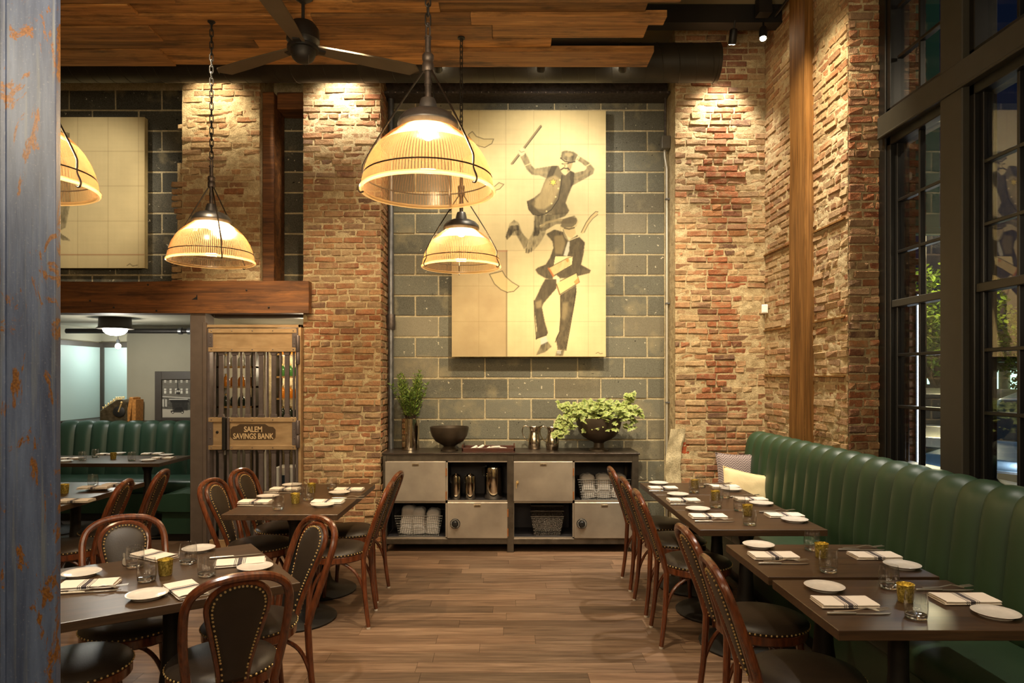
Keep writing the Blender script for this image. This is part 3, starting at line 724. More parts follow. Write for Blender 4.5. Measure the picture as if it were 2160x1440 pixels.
CH_LIST = [
 (1.17, 5.27, 0, 'bentwood chair nearest the sideboard in the row along the banquette tables', 'chairs along the banquette tables'),
 (1.17, 4.735, 2, 'second bentwood chair from the sideboard in the row along the banquette', 'chairs along the banquette tables'),
 (1.165, 4.19, -2, 'middle bentwood chair of the five along the banquette tables', 'chairs along the banquette tables'),
 (1.19, 3.19, 1, 'bentwood chair at the second nearest banquette table, second from the front', 'chairs along the banquette tables'),
 (1.14, 2.60, -3, 'nearest bentwood chair of the row along the banquette, cut by the frame', 'chairs along the banquette tables'),
 (-1.15, 5.03, 176, 'rear bentwood chair on the aisle side of the table beside the brick pier', 'chairs at the table by the gate'),
 (-1.13, 4.50, 183, 'front bentwood chair on the aisle side of the table beside the brick pier', 'chairs at the table by the gate'),
 (-1.66, 5.12, -8, 'rear bentwood chair with its back to the barred brass gate', 'chairs at the table by the gate'),
 (-1.66, 4.62, -6, 'front bentwood chair on the gate side of the table beside the pier', 'chairs at the table by the gate'),
 (-1.13, 2.72, 122, 'bentwood chair seen from behind in the left foreground, nailhead back large', 'chairs around the turned square table'),
 (-1.18, 3.142, 225, 'bentwood chair on the aisle corner of the turned square table', 'chairs around the turned square table'),
 (-1.72, 3.13, -56, 'bentwood chair across the turned square table, facing the viewer', 'chairs around the turned square table'),
 (-1.70, 2.68, 42, 'bentwood chair half hidden by the rusty column, only its seat showing', 'chairs around the turned square table'),
 (-2.93, 4.55, 192, 'front bentwood chair at the table behind the rusty column', 'chairs by the booth'),
 (-2.93, 5.06, 190, 'rear bentwood chair nearest the green booth', 'chairs by the booth'),
]
for i, (x, y, a, lb, gp) in enumerate(CH_LIST): place(CHAIR, i > 0, (x, y, 0), math.radians(a), lb, gp)

# ------------------------------------------------------------------ tables
def pedestal(root, x, y):
    mb = MB(); mb.lathe([(.0, 0), (.27, 0), (.275, .012), (.25, .026), (.13, .048), (.10, .07), (.085, .11), (.062, .22), (.044, .36), (.036, .48), (.036, .62), (.05, .66), (.055, .70)], 28, (x, y, 0))
    mb.build('pedestal', MT['black_iron'], root); MB().box(x-.16, x+.16, y-.16, y+.16, .70, .713).build('mounting_plate', MT['black_iron'], root, None)
def table(name, label, x0, x1, y0, y1, peds, group=None, rz=0, mat='table_wood', zt=.75, th=.036, planks=0):
    cx, cyy = (x0+x1)/2, (y0+y1)/2; root = thing(name, label, 'table', (cx, cyy, 0), rz, group)
    hx, hy = (x1-x0)/2, (y1-y0)/2
    MB().box(-hx, hx, -hy, hy, zt-th, zt).build('table_top', MT[mat], root, None, .002)
    for (a, b) in peds: pedestal(root, a, b)
    return root
GB = 'dark wood tables along the green banquette'
XT0, XT1 = 1.115, 1.845
table('dining_table', 'dark wood table nearest the camera along the green banquette', XT0, XT1, 2.292, 2.862, [(0, 0)], GB)
table('dining_table', 'second nearest dark wood table along the green banquette', XT0, XT1, 2.905, 3.467, [(0, 0)], GB)
table('dining_table', 'front one of the three joined banquette tables', 1.075, 1.79, 3.80, 4.362, [(0, 0)], GB)
table('dining_table', 'middle one of the three joined banquette tables', 1.075, 1.79, 4.366, 4.926, [(0, 0)], GB)
table('dining_table', 'rear one of the three joined banquette tables, next to the pillows', 1.075, 1.79, 4.93, 5.49, [(0, 0)], GB)
table('dining_table', 'long dark wood table between four chairs beside the barred gate', -1.764, -1.043, 4.22, 5.43, [(0, -.3), (0, .3)], None, 0, 'table_wood_long')
cE = Vector((-1.43, 2.92)); aE = math.atan2(.505, .71)
table('dining_table', 'square dark wood table set at an angle in the left foreground', cE.x-.425, cE.x+.425, cE.y-.40, cE.y+.40, [(0, 0)], None, aE-.02, 'table_wood')
table('dining_table', 'dark wood table partly hidden behind the rusty steel column', -3.65, -2.93, 4.3, 5.53, [(0, -.3), (0, .3)], None, 0, 'table_wood_long')
table('booth_table', 'long dark table inside the green booth under the dome light', -5.0, -3.42, 6.72, 7.40, [(-.5, 0), (.5, 0)], None, 0, 'table_wood')

# ------------------------------------------------------------------ tableware
def mk_plate():
    o = MB().lathe([(1e-4, .004), (.045, .004), (.05, .0), (.054, .0), (.056, .006), (.074, .0135), (.0765, .0155), (.074, .0165), (.057, .010), (.03, .008), (1e-4, .008)], 40).build('side_plate', MT['porcelain'], None, 50)
    return tag(o, 'plate', 'plate')
def mk_tumbler():
    root = thing('water_tumbler', 'glass', 'glass')
    out = [(.030, .001), (.0345, .004), (.0375, .02), (.0385, .045), (.0365, .072), (.0335, .092)]; inn = [(.0325, .092), (.0355, .072), (.0372, .045), (.0362, .022), (.031, .017)]
    mb = MB(); mb.capends = False; mb.lathe(out+[(.0333, .0935), (.0325, .092)]+inn[1:], 32).build('wall', MT['tumbler_glass'], root, 60)
    MB().lathe([(1e-4, .0012), (.030, .0012), (.0342, .0045), (.0355, .012), (.0345, .016), (.028, .0175), (1e-4, .0168)], 32).build('thick_base', MT['tumbler_base'], root, 60)
    return root
def mk_candle():
    root = thing('votive_candle', 'candle', 'candle holder')
    mb = MB(); mb.capends = False
    mb.lathe([(1e-4, 0), (.024, 0), (.0265, .004), (.031, .064), (.0318, .066), (.0300, .066), (.0255, .012), (1e-4, .011)], 28).build('holder', MT['mercury_gold'], root, 50)
    MB().tube([(.0312*math.cos(2*PI*k/28), .0312*math.sin(2*PI*k/28), .066) for k in range(28)], .0013, 6, closed=True).build('rim', MT['gold_rim'], root)
    wx = MB().lathe([(1e-4, .012), (.024, .012), (.026, .026), (1e-4, .026)], 20).build('wax', MT['paper_white'], root)
    MB().ball((0, 0, .037), .006, 8, 6, (1, 1, 1.8)).build('flame', MT['candle_flame'], wx)
    return root
def mk_napkin(seed):
    mb = MB(); r = random.Random(seed); Lx, Ly = .105, .056
    for k, (z0, th) in enumerate(((.001, .0075), (.0092, .0075))):
        def sec(u, v, k=k, z0=z0, th=th):
            x = (u*2-1)*Lx*(1-.02*k)+.004*mnoise.noise(Vector((v*3, seed, k))); a = v*2*PI; cy_, cz = math.cos(a), math.sin(a)
            e = .35; y = Ly*math.copysign(abs(cy_)**e, cy_); z = z0+th/2+th/2*math.copysign(abs(cz)**.6, cz)
            y += .003*mnoise.noise(Vector((u*4, seed+k, 2))); z += .0025*mnoise.noise(Vector((u*3, y*40, seed)))*(1 if cz > 0 else 0)
            z += .004*max(0, -y/Ly)*0+.003*(u-.5)**2*k
            return (x, y, max(.0005, z))
        mb.grid(sec, 16, 24)
    o = mb.build('folded_napkin', MT['linen'], None, 50); return tag(o, 'napkin', 'napkin')
def mk_fork():
    mb = MB(); prof = [(-.09, .0065), (-.06, .006), (-.02, .0038), (.03, .003), (.05, .0042), (.062, .011), (.075, .0125)]
    z = lambda x: .002+.010*math.exp(-((x-.03)/.03)**2)
    vs = []; fs = []
    for x, h in prof: vs += [(x, -h, z(x)), (x, h, z(x)), (x, h, z(x)+.0022), (x, -h, z(x)+.0022)]
    for i in range(len(prof)-1):
        for k in range(4): fs.append((i*4+k, i*4+(k+1) % 4, i*4+4+(k+1) % 4, i*4+4+k))
    fs += [(3, 2, 1, 0)]; mb.add(vs, fs)
    for t in (-.0105, -.0035, .0035, .0105): mb.add([(.075, t-.0018, .005), (.075, t+.0018, .005), (.118, t+.001, .009), (.118, t-.001, .009), (.075, t-.0018, .007), (.075, t+.0018, .007), (.118, t+.001, .0105), (.118, t-.001, .0105)], [(0,3,2,1),(4,5,6,7),(0,1,5,4),(1,2,6,5),(2,3,7,6),(3,0,4,7)])
    return tag(mb.build('table_fork', MT['cutlery_steel'], None, 50), 'fork', 'fork')
def mk_knife():
    mb = MB(); mb.tube([(-.115, 0, .0055), (-.10, 0, .0055), (-.03, 0, .005), (-.01, 0, .005)], [.005, .0055, .0045, .004], 8)
    mb.prism([(-.012, -.006), (.07, -.009), (.105, -.005), (.118, .004), (.10, .006), (-.012, .005)], lambda u, v, t: (u, v, t), .003, .005)
    return tag(mb.build('table_knife', MT['cutlery_steel'], None, 50), 'knife', 'knife')
PROTO = dict(plate=mk_plate(), glass=mk_tumbler(), candle=mk_candle(), napkin=mk_napkin(1), fork=mk_fork(), knife=mk_knife())
USED = set()
NAMES = dict(plate='white side plate', glass='clear water tumbler', candle='gold mercury glass votive holder', napkin='folded white napkin with grey stripes', fork='steel fork lying', knife='steel dinner knife')
GRP = dict(plate='side plates on the tables', glass='water tumblers on the tables', candle='votive candle holders', napkin='striped napkins on the tables', fork='forks on the tables', knife='knives on the tables')
def put(kind, where, px, py, rz=0, z=.75, sc=None):
    p = T(px, py, z); o = place(PROTO[kind], kind in USED, p, math.radians(rz), (NAMES[kind]+' '+where), GRP[kind]); USED.add(kind)
    if sc: o.scale = sc
    return o
def setting(where, plate=None, napkin=None, cut=None, nrz=0, crz=0, cutz=.75):
    if plate: put('plate', where, *plate)
    if napkin: put('napkin', where, *napkin, nrz)
    if cut:
        put('knife', where, *cut, crz); f = put('fork', where, cut[0]-2, cut[1]-4 if cut[1] > 1150 else cut[1]-2, crz+4); f.location.z += .004
# nearest banquette table
t = 'of the nearest banquette table'
setting('on aisle side '+t, (1739, 1242), (1781, 1274), (1812, 1296)); setting('on bench side '+t, (2100, 1298), (2034, 1267), (1993, 1246))
put('glass', 'behind the candle '+t, 1875, 1240); put('candle', t, 1910, 1268); put('glass', 'in front of the candle '+t, 1932, 1303)
t = 'of the second nearest banquette table'
setting('on aisle side '+t, (1600, 1153), (1631, 1175), (1653, 1190)); setting('on bench side '+t, (1903, 1196), (1844, 1175), (1817, 1161))
put('glass', 'behind the candle '+t, 1713, 1160); put('candle', t, 1733, 1175); put('glass', 'in front of the candle '+t, 1747, 1206)
t = 'of the front joined banquette table'
setting('on aisle side '+t, (1472, 1076), (1493, 1091), (1507, 1101)); setting('on bench side '+t, (1676, 1099), (1654, 1089), (1640, 1081))
put('glass', 'behind the candle '+t, 1560, 1077); put('candle', t, 1577, 1087); put('glass', 'in front of the candle '+t, 1581, 1107)
t = 'of the middle joined banquette table'
setting('on aisle side '+t, (1430, 1045), (1441, 1057), (1450, 1065)); setting('on bench side '+t, (1606, 1064), (1583, 1055), (1570, 1049))
put('glass', 'in front of the candle '+t, 1510, 1070); put('candle', t, 1509, 1055); put('glass', 'behind the candle '+t, 1528, 1050)
t = 'of the rear joined banquette table'
setting('on aisle side '+t, (1389, 1021), (1398, 1031), (1402, 1037)); setting('on bench side '+t, (1543, 1034), (1528, 1028), (1515, 1023))
put('glass', 'in front of the candle '+t, 1464, 1039); put('candle', t, 1466, 1030); put('glass', 'behind the candle '+t, 1479, 1027)
t = 'of the table by the gate'
setting('at rear gate side '+t, (616, 1025), (602, 1033), (590, 1040)); setting('at front gate side '+t, (565, 1049), (540, 1060), (538, 1068))
setting('at rear aisle side '+t, (716, 1041), (737, 1034), None); setting('at front aisle side '+t, (681, 1067), (692, 1060), (735, 1052))
put('glass', 'at rear gate side '+t, 626, 1043); put('glass', 'at front gate side '+t, 587, 1074); put('candle', 'nearer the front '+t, 623, 1061); put('candle', 'farther back '+t, 657, 1038)
put('glass', 'at front aisle side '+t, 650, 1054); put('glass', 'at rear aisle side '+t, 700, 1031)
t = 'of the turned foreground table'
put('plate', 'beside the column '+t, 172, 1213); put('napkin', 'beside the column '+t, 188, 1236, 14); o = put('knife', 'beside the column '+t, 185, 1250, 14)
o = put('fork', 'beside the column '+t, 200, 1246, 20); o.location.z += .006
put('plate', 'at the viewer end '+t, 310, 1259); put('napkin', 'at the viewer end '+t, 392, 1247, -48)
put('plate', 'at the rear corner '+t, 419, 1161); put('napkin', 'at the rear corner '+t, 325, 1175, -30)
put('plate', 'on the aisle edge '+t, 538, 1200); put('napkin', 'on the aisle edge '+t, 508, 1189, 18); put('knife', 'on the aisle edge '+t, 498, 1174, 22); put('knife', 'at the rear corner '+t, 262, 1182, -60)
put('glass', 'left of the napkin '+t, 285, 1196); put('glass', 'beside the candle '+t, 309, 1225); put('candle', t, 349, 1212); put('glass', 'next to the rear plate '+t, 397, 1188); put('glass', 'in front of the aisle napkin '+t, 436, 1214)
t = 'of the table behind the column'
put('glass', t, 196, 1026); put('plate', 'beyond the tumbler '+t, 205, 1032); put('napkin', 'lying on the plate '+t, 200, 1030, 10, .766); put('napkin', 'at the column edge '+t, 160, 1058, 5); put('candle', t, 136, 1040)
put('napkin', 'beyond the tumbler '+t, 250, 1024, 0)
t = 'of the booth table'
put('glass', 'at the left end '+t, 174, 971); put('glass', 'second from left '+t, 202, 965); put('glass', 'right of the candle '+t, 278, 972); put('candle', t, 239, 968)
put('napkin', 'rear right '+t, 322, 958, 8); put('napkin', 'front right '+t, 345, 967, 0); put('plate', 'rear right '+t, 351, 961); put('plate', 'rear middle '+t, 250, 957.5); put('napkin', 'rear middle '+t, 228, 959, 0)
put('napkin', 'front left '+t, 150, 968, 4); put('plate', 'front left '+t, 137, 974); put('plate', 'front right '+t, 312, 972)

# ------------------------------------------------------------------ banquettes
def channel_mesh(name, wd, prof, bulge, mat, nu=10):
    """one padded channel, width along local Y, profile (x,z) from the seat up and over the top"""
    pts = smooth_path([(x, 0, z) for x, z in prof], 4); m_ = len(pts); mb = MB()
    def fn(u, v):
        i = min(m_-1, int(round(v*(m_-1)))); p = pts[i]; a = pts[max(0, i-1)]; b = pts[min(m_-1, i+1)]; t = (b-a).normalized()
        nx, nz = -t.z, t.x; q = (u*2-1); h = bulge*(1-abs(q)**2.6); e = min(1, v*6)*max(-.25, min(1, (1-v)*2.0-.28))
        return (p.x+nx*h*(.4+.6*e), q*wd/2, p.z+nz*h*(.4+.6*e))
    mb.grid(fn, nu, m_-1); return mb.mesh(name, mat, 60)
bq = thing('banquette', 'long green channel-tufted banquette under the windows', 'banquette', (1.765, 4.0, 0))
YB0, YB1 = 1.9, 6.26; nch = 24; wch = (YB1-YB0)/nch
prof = [(.40, .46), (.41, .60), (.43, .80), (.45, .98), (.475, 1.055), (.53, 1.085), (.585, 1.07), (.61, .98)]
cm = channel_mesh('back_channel', wch+.002, prof, .045, MT['green_vinyl'])
for i in range(nch): obj('back_channel', cm, bq, (0, YB0+wch*(i+.5)-4.0, 0))
MB().box(.46, .612, YB0-4, YB1-4, .05, 1.02).build('back_core', MT['green_vinyl'], bq, None)
def seatfn(x0, x1, y0, y1, z0, z1, rr):
    mb = MB()
    def fn(u, v):
        a = v*2*PI; c, s_ = math.cos(a), math.sin(a); e = .28
        x = (x0+x1)/2+(x1-x0)/2*math.copysign(abs(c)**e, c); z = (z0+z1)/2+(z1-z0)/2*math.copysign(abs(s_)**.42, s_)
        if s_ > 0: z += rr*(1-((x-(x0+x1)/2)/((x1-x0)/2))**2)
        return (x, y0+(y1-y0)*u, z)
    mb.grid(fn, 24, 32)
    for u in (0, 1): mb.add([fn(u, j/32) for j in range(32)], [tuple(range(32))])
    return mb
ns = 4; ws = (YB1-YB0)/ns
for i in range(ns): seatfn(-.06, .46, YB0+i*ws-4+.004, YB0+(i+1)*ws-4-.004, .33, .465, .02).build('seat_cushion', MT['green_vinyl'], bq, 60)
MB().box(-.005, .60, YB0-4, YB1-4, .10, .34).build('base', MT['green_vinyl'], bq, None)
MB().box(.03, .60, YB0-4, YB1-4, 0, .10).build('plinth', MT['black_paint'], bq, None)
MB().box(-.012, -.004, YB0-4, YB1-4, .0, .028).build('kick_strip', MT['grey_steel'], bq, None)
# pillows
def pillow(name, label, mat, w_, h_, th, loc, rot):
    mb = MB()
    def fn(u, v, s):
        x, z = (u*2-1), (v*2-1); k = max(0, (1-abs(x)**3.2)*(1-abs(z)**3.2))**.5
        pin = 1-.06*(1-abs(x))*abs(z)**3-.0*x; c = 1-.09*(1-x*x)*(1 if abs(z) > .99 else abs(z)**4); d = 1-.09*(1-z*z)*abs(x)**4
        return (x*w_/2*d, s*th/2*k+.004*mnoise.noise(Vector((x*3, z*3, s+3)))*k, z*h_/2*c)
    mb.grid(lambda u, v: fn(u, v, -1), 20, 16); mb.grid(lambda u, v: fn(u, v, 1), 20, 16)
    root = thing(name, label, 'pillow', loc); root.rotation_euler = rot
    mb.build('cover', mat, root, 80)
    pts = [fn(i/14, 0, 0) for i in range(14)]+[fn(1, i/14, 0) for i in range(14)]+[fn(1-i/14, 1, 0) for i in range(14)]+[fn(0, 1-i/14, 0) for i in range(14)]
    MB().tube(pts, .006, 6, closed=True).build('piping', mat, root)
    return root
R_ = math.radians
pillow('throw_pillow', 'grey brown herringbone pillow in the far corner of the banquette', MT['herringbone'], .40, .40, .13, (2.06, 6.05, .725), (R_(-14), R_(2), R_(4)))
pillow('throw_pillow', 'cream lumbar pillow leaning in front of the herringbone one', MT['pillow_cream'], .44, .31, .13, (1.99, 5.66, .665), (R_(-18), R_(13), R_(10)))
# U-shaped booth behind the opening
bo = thing('booth_bench', 'dark green channel-tufted corner booth in the back room', 'bench', (-4.4, 7.87, 0))
prof2 = [(.0, .44), (.02, .60), (.05, .85), (.07, .97), (.10, 1.035), (.16, 1.06), (.21, 1.03), (.23, .95)]
cm2 = channel_mesh('back_channel', .196, prof2, .035, MT['green_vinyl_dark'])
for i in range(9):
    c_ = obj('back_channel', cm2, bo, (-1.02+.195*i+.18, .20, 0), (0, 0, -PI/2)); c_.scale = (1, 1, 1); c_.rotation_euler = (0, 0, PI/2)
MB().box(-1.1, 1.1, .30, .42, .05, 1.0).build('back_core', MT['green_vinyl_dark'], bo, None)
mb = seatfn(-.30, .22, -1.1, 1.1, .30, .45, .02); mb.v = [(p[1], p[0], p[2]) for p in mb.v]; mb.build('seat_cushion', MT['green_vinyl_dark'], bo, 60)
mb = seatfn(1.02, 1.56, -1.29, -.82, .30, .45, .03); mb.build('seat_cushion', MT['green_vinyl_dark'], bo, 60)
MB().box(-1.1, 1.1, -.26, .3, .08, .30).build('base', MT['green_vinyl_dark'], bo, None)
MB().box(1.06, 1.54, -1.25, -.83, .08, .30).build('base', MT['green_vinyl_dark'], bo, None)
MB().box(-1.1, 1.1, -.2, .3, 0, .08).build('plinth', MT['black_paint'], bo, None); MB().box(1.1, 1.5, -1.2, -.83, 0, .08).build('plinth', MT['black_paint'], bo, None)
# ------------------------------------------------------------------ pendant lamps (origin at the rim centre)
def mk_link():
    a, b = .011, .026; pts = []
    for k in range(20):
        t = 2*PI*k/20; c, s_ = math.cos(t), math.sin(t); pts.append((a*c, 0, (b-a)*(1 if s_ > 0 else -1)+a*s_*1.15))
    return MB().tube(pts, .0036, 6, closed=True).mesh('chain_link', MT['black_iron'])
LINK = mk_link()
def mk_pendant():
    root = thing('pendant_lamp', 'lamp', 'pendant lamp')
    n = 180
    dome = [(.277, .010), (.272, .045), (.262, .085), (.247, .125), (.224, .165), (.196, .200), (.163, .230), (.132, .252), (.112, .268), (.106, .290)]
    mb = MB(); mb.capends = False; mb.lathe(dome, 72).build('shade', MT['shade_glass'], root, 60)
    mb = MB(); mb.capends = False; mb.lathe([(.200, .190), (.176, .2125), (.150, .234), (.126, .2525), (.107, .268), (.101, .290)], 48).build('glow_diffuser', MT['glow_diffuser'], root, 60)  # added inner diffuser, spreads the bulb's white glow over the shade top
    mb = MB()
    for k in range(132):
        a = 2*PI*k/132; mb.tube([((r_+.001)*math.cos(a), (r_+.001)*math.sin(a), z_) for r_, z_ in dome[:-1]], [.0042*(.35+.65*r_/.277) for r_, z_ in dome[:-1]], 4, caps=False)
    mb.build('flutes', MT['flute_glass'], root, 80)['kind'] = 'stuff'
    MB().tube([(.281*math.cos(2*PI*k/64), .281*math.sin(2*PI*k/64), .004) for k in range(64)], .0095, 8, closed=True).build('shade_rim', MT['rim_glass'], root)
    mb = MB(); mb.capends = False
    cap = mb.lathe([(.127, .278), (.130, .284), (.126, .300), (.108, .322), (.075, .338), (.045, .343)], 40).build('cap', MT['galvanised'], root)
    mb = MB(); mb.capends = False
    mb.lathe([(.130, .279), (.122, .270), (.108, .262)], 40).build('cap_lip', MT['galvanised'], root)
    MB().lathe([(.042, .338), (.040, .36), (.034, .385), (.030, .396), (.016, .398)], 28).build('socket_neck', MT['galvanised'], root)
    st = MB(); st.lathe([(.0135, .39), (.0135, .52)], 14); st.lathe([(.016, .455), (.016, .475)], 14); st.lathe([(.0125, .58), (.0125, .655)], 14); st.lathe([(.016, .655), (.016, .662)], 14)
    st.build('stem', MT['rusty_pipe'], root)
    MB().lathe([(.022, .512), (.025, .517), (.025, .545), (.022, .55), (.022, .56), (.025, .565), (.025, .582), (.021, .588)], 18).build('coupling', MT['rusty_pipe'], root)
    MB().tube(smooth_path([(-.007, 0, .66), (-.008, 0, .70), (0, 0, .722), (.008, 0, .70), (.007, 0, .66)], 4), .0045, 6).build('hook', MT['rusty_pipe'], root)
    for a in (188, 318, 75):
        c, s_ = math.cos(R_(a)), math.sin(R_(a))
        p = [(.02*c, .02*s_, .515), (.06*c, .06*s_, .455), (.17*c, .17*s_, .285), (.262*c, .262*s_, .125), (.274*c, .274*s_, .085), (.272*c, .272*s_, .05), (.287*c, .287*s_, .02), (.292*c, .292*s_, .0), (.283*c, .283*s_, -.012), (.27*c, .27*s_, -.008)]
        MB().tube(smooth_path(p, 3), .0042, 6).build('support_rod', MT['wire_dark'], root)
    MB().tube([(.272*math.cos(2*PI*k/60), .272*math.sin(2*PI*k/60), .060) for k in range(60)], .003, 6, closed=True).build('ring_wire', MT['wire_dark'], root)
    MB().ball((0, 0, .262), .038, 14, 9, (1, 1, 1.1)).build('bulb', MT['bulb'], root)
    i = 0; z = .735
    while z < 1.67:
        obj('chain_link', LINK, root, (0, 0, z), (0, 0, (PI/2 if i % 2 else 0)+.35)); z += .042; i += 1
    MB().lathe([(.026, 1.650), (.026, 1.66), (.010, 1.669)], 20).build('canopy', MT['black_iron'], root)
    return root
PEND = mk_pendant(); ZR = 2.392
PL = [(-.335, 2.92, 0, 'nearest ribbed glass pendant lamp hanging large over the aisle'), (-.325, 4.93, 22, 'smaller ribbed pendant lamp in front of the tall painting'),
      (-2.03, 4.70, -12, 'ribbed pendant lamp hanging before the upper brick pier and timber beam'), (-2.03, 2.86, 30, 'ribbed pendant lamp half hidden behind the rusty column')]
for i, (x, y, a, lb) in enumerate(PL):
    place(PEND, i > 0, (x, y, ZR), R_(a), lb, 'ribbed glass pendant lamps')
    point('pendant_bulb', (x, y, ZR+.20), 24*LK, WARM, .04)
# ------------------------------------------------------------------ ceiling fan
fan = thing('ceiling_fan', 'dark three-blade ceiling fan under the plank ceiling', 'ceiling fan', (-1.31, 4.4, ZC))
MB().lathe([(.011, -.22), (.011, 0)], 12).build('down_rod', MT['black_iron'], fan); MB().lathe([(.06, -.001), (.06, -.02), (.02, -.05)], 20).build('canopy', MT['black_iron'], fan)
hz = -.385
MB().lathe([(.03, hz+.22), (.075, hz+.20), (.10, hz+.165), (.105, hz+.09), (.09, hz+.075), (.085, hz+.06), (.10, hz+.05), (.10, hz+.03)], 28).build('motor_housing', MT['black_paint'], fan)
MB().lathe([(.078, hz+.04), (.078, hz+.0), (.066, hz-.025), (.05, hz-.04), (.03, hz-.048), (1e-4, hz-.05)], 28).build('switch_housing', MT['black_iron'], fan)
MB().tube([(.05, -.045, hz-.02), (.05, -.047, hz-.075)], .002, 5).build('pull_chain', MT['grey_steel'], fan)
bm_ = MB(); nb = 14
def bl(u, v):
    x = .085+u*.70; w_ = (.042+.022*math.sin(min(1, u*1.4)*PI/2))*(1 if u < .93 else math.sqrt(max(0, 1-((u-.93)/.07)**2))*.75+.25*(1-(u-.93)/.07)); return (x, w_*(v*2-1), hz+.055-.006*(v*2-1))
vs = [bl(i/nb, 0) for i in range(nb+1)]+[bl(i/nb, 1) for i in range(nb+1)]; vs2 = [(x, y, z-.011) for x, y, z in vs]; k = nb+1
fs = []
for i in range(nb): fs += [(i, i+1, k+i+1, k+i), (2*k+i, 2*k+k+i, 2*k+k+i+1, 2*k+i+1), (i, 2*k+i, 2*k+i+1, i+1), (k+i, k+i+1, 3*k+i+1, 3*k+i)]
fs += [(0, k, 3*k, 2*k), (nb, 2*k+nb, 3*k+nb, k+nb)]
bm_.add(vs+vs2, fs); bme = bm_.mesh('blade', MT['fan_blade'], 40); ame = MB().box(.05, .14, -.022, .022, hz+.035, hz+.05).mesh('blade_iron', MT['black_iron'], None)
for a in (152, 26, 268):
    b_ = obj('blade', bme, fan, None, (0, 0, R_(a))); obj('blade_iron', ame, b_)
# ------------------------------------------------------------------ spiral duct and track heads
YD, ZD, RD = 5.95, 4.335, .16
mb = MB(); xe0, xe1 = -6.0, XA(1513, YD)
mb.tube([(xe0, YD, ZD), (xe1-.03, YD, ZD)], RD, 40, caps=False); mb.tube([(xe1-.03, YD, ZD), (xe1, YD, ZD)], RD+.004, 40)
duct = thing('spiral_duct', 'large black round air duct running along the back wall', 'duct', (0, 0, 0))
mb.build('duct_pipe', MT['duct_black'], duct)
mb = MB(); x = xe0; pts = []; a = 0
while x < xe1-.04:
    pts.append((x, YD+(RD+.001)*math.cos(a), ZD+(RD+.001)*math.sin(a))); a += PI/12; x += .145/24
mb.tube(pts, .0028, 4); mb.build('spiral_seam', MT['duct_black'], duct)
def mk_head():
    root = thing('track_spotlight', 'spot', 'spotlight')
    MB().lathe([(.030, .0), (.034, .01), (.034, .11), (.026, .125), (.012, .13)], 18).build('barrel', MT['black_paint'], root)
    MB().lathe([(1e-4, -.001), (.027, -.001), (.027, .004)], 18).build('lens', MT['spot_lens'], root); MB().tube([(0, .0, .125), (.0, .0, .19)], .008, 8).build('stem', MT['black_iron'], root)
    return root
HEAD = mk_head()
HD = [(-.57, 5.74, 4.17, 58, 'small black spotlight on the duct behind the near pendant'), (.29, 5.74, 4.17, 50, 'small black spotlight on the duct, left of two under the planks'), (.975, 5.74, 4.17, 55, 'small black spotlight on the duct, right of two under the planks'),
      (1.99, 6.02, 4.53, 25, 'black spotlight aimed down the right brick pier'), (2.20, 5.85, 4.50, -24, 'glaring lit spotlight in the upper right corner')]
for i, (x, y, z, tl, lb) in enumerate(HD):
    o = place(HEAD, i > 0, (x, y, z), 0, lb, 'track spotlights'); o.rotation_euler = (R_(tl if i != 4 else -22), R_(0 if i != 4 else 10), 0)
mb = MB(); mb.box(1.0, XR-.02, 6.0, 6.035, 4.68, 4.71); mb.box(2.19, 2.22, .8, 6.0, 4.68, 4.71)
for o in list(COL.objects):
    if o.name in ('track_spotlight', 'track_spotlight.001', 'track_spotlight.002'):
        bpy.context.view_layer.update(); inv = o.matrix_world.inverted(); mb = MB(); mb.tube([inv @ (o.matrix_world @ Vector((0, 0, .10))), inv @ Vector((o.location.x, YD-.10, ZD-.09))], .009, 8); mb.build('bracket', MT['black_iron'], o)
tk = thing('light_track', 'black conduit track in the upper right ceiling corner', 'light track', (2.0, 6.0, 4.7)); o = mb.build('rail', MT['black_iron'], tk, None); o.location = (-2.0, -6.0, -4.7)
mb = MB(); mb.tube([(2.34, .8, 4.74), (2.34, 6.2, 4.74)], .013, 8); mb.box(1.94, 2.04, 5.98, 6.08, 4.70, 4.85); mb.box(2.15, 2.26, 5.80, 5.90, 4.70, 4.85)
o = mb.build('junction_boxes', MT['black_iron'], tk); o.location = (-2.0, -6.0, -4.7)
# ------------------------------------------------------------------ pipes, boxes on the back wall
pp = thing('steel_standpipe', 'tall grey steel pipe in the left corner of the niche', 'pipe', (-1.122, 6.64, 0))
MB().lathe([(.028, .0), (.028, 4.3)], 18).build('pipe', MT['galvanised'], pp); MB().lathe([(.040, 2.06), (.043, 2.07), (.043, 2.20), (.040, 2.21)], 18).build('coupling', MT['rusty_pipe'], pp)
cd = thing('conduit', 'thin steel conduit with junction box beside the right pier', 'conduit', (1.543, 6.56, 0))
MB().tube(smooth_path([(.0, 0, .02), (0, 0, 1.0), (0, 0, 2.4), (0, 0, 3.5), (-.005, 0, 3.62), (-.02, 0, 3.72), (-.02, 0, 3.78)], 6), .012, 10).build('tube', MT['conduit_steel'], cd)
MB().box(-.06, .02, -.06, .04, 3.78, 3.90).build('junction_box', MT['grey_steel'], cd, None, .004); MB().tube([(-.015, 0, 3.90), (-.015, 0, 4.28)], .011, 10).build('tube', MT['rusty_pipe'], cd)
for z in (1.35, 2.3, 3.3): MB().box(-.014, .024, -.02, .02, z, z+.014).build('strap', MT['galvanised'], cd, None)
ms = thing('motion_sensor', 'small white sensor box in the brick corner', 'sensor', (2.38, 6.28, 2.225)); ms.rotation_euler = (0, 0, R_(-25))
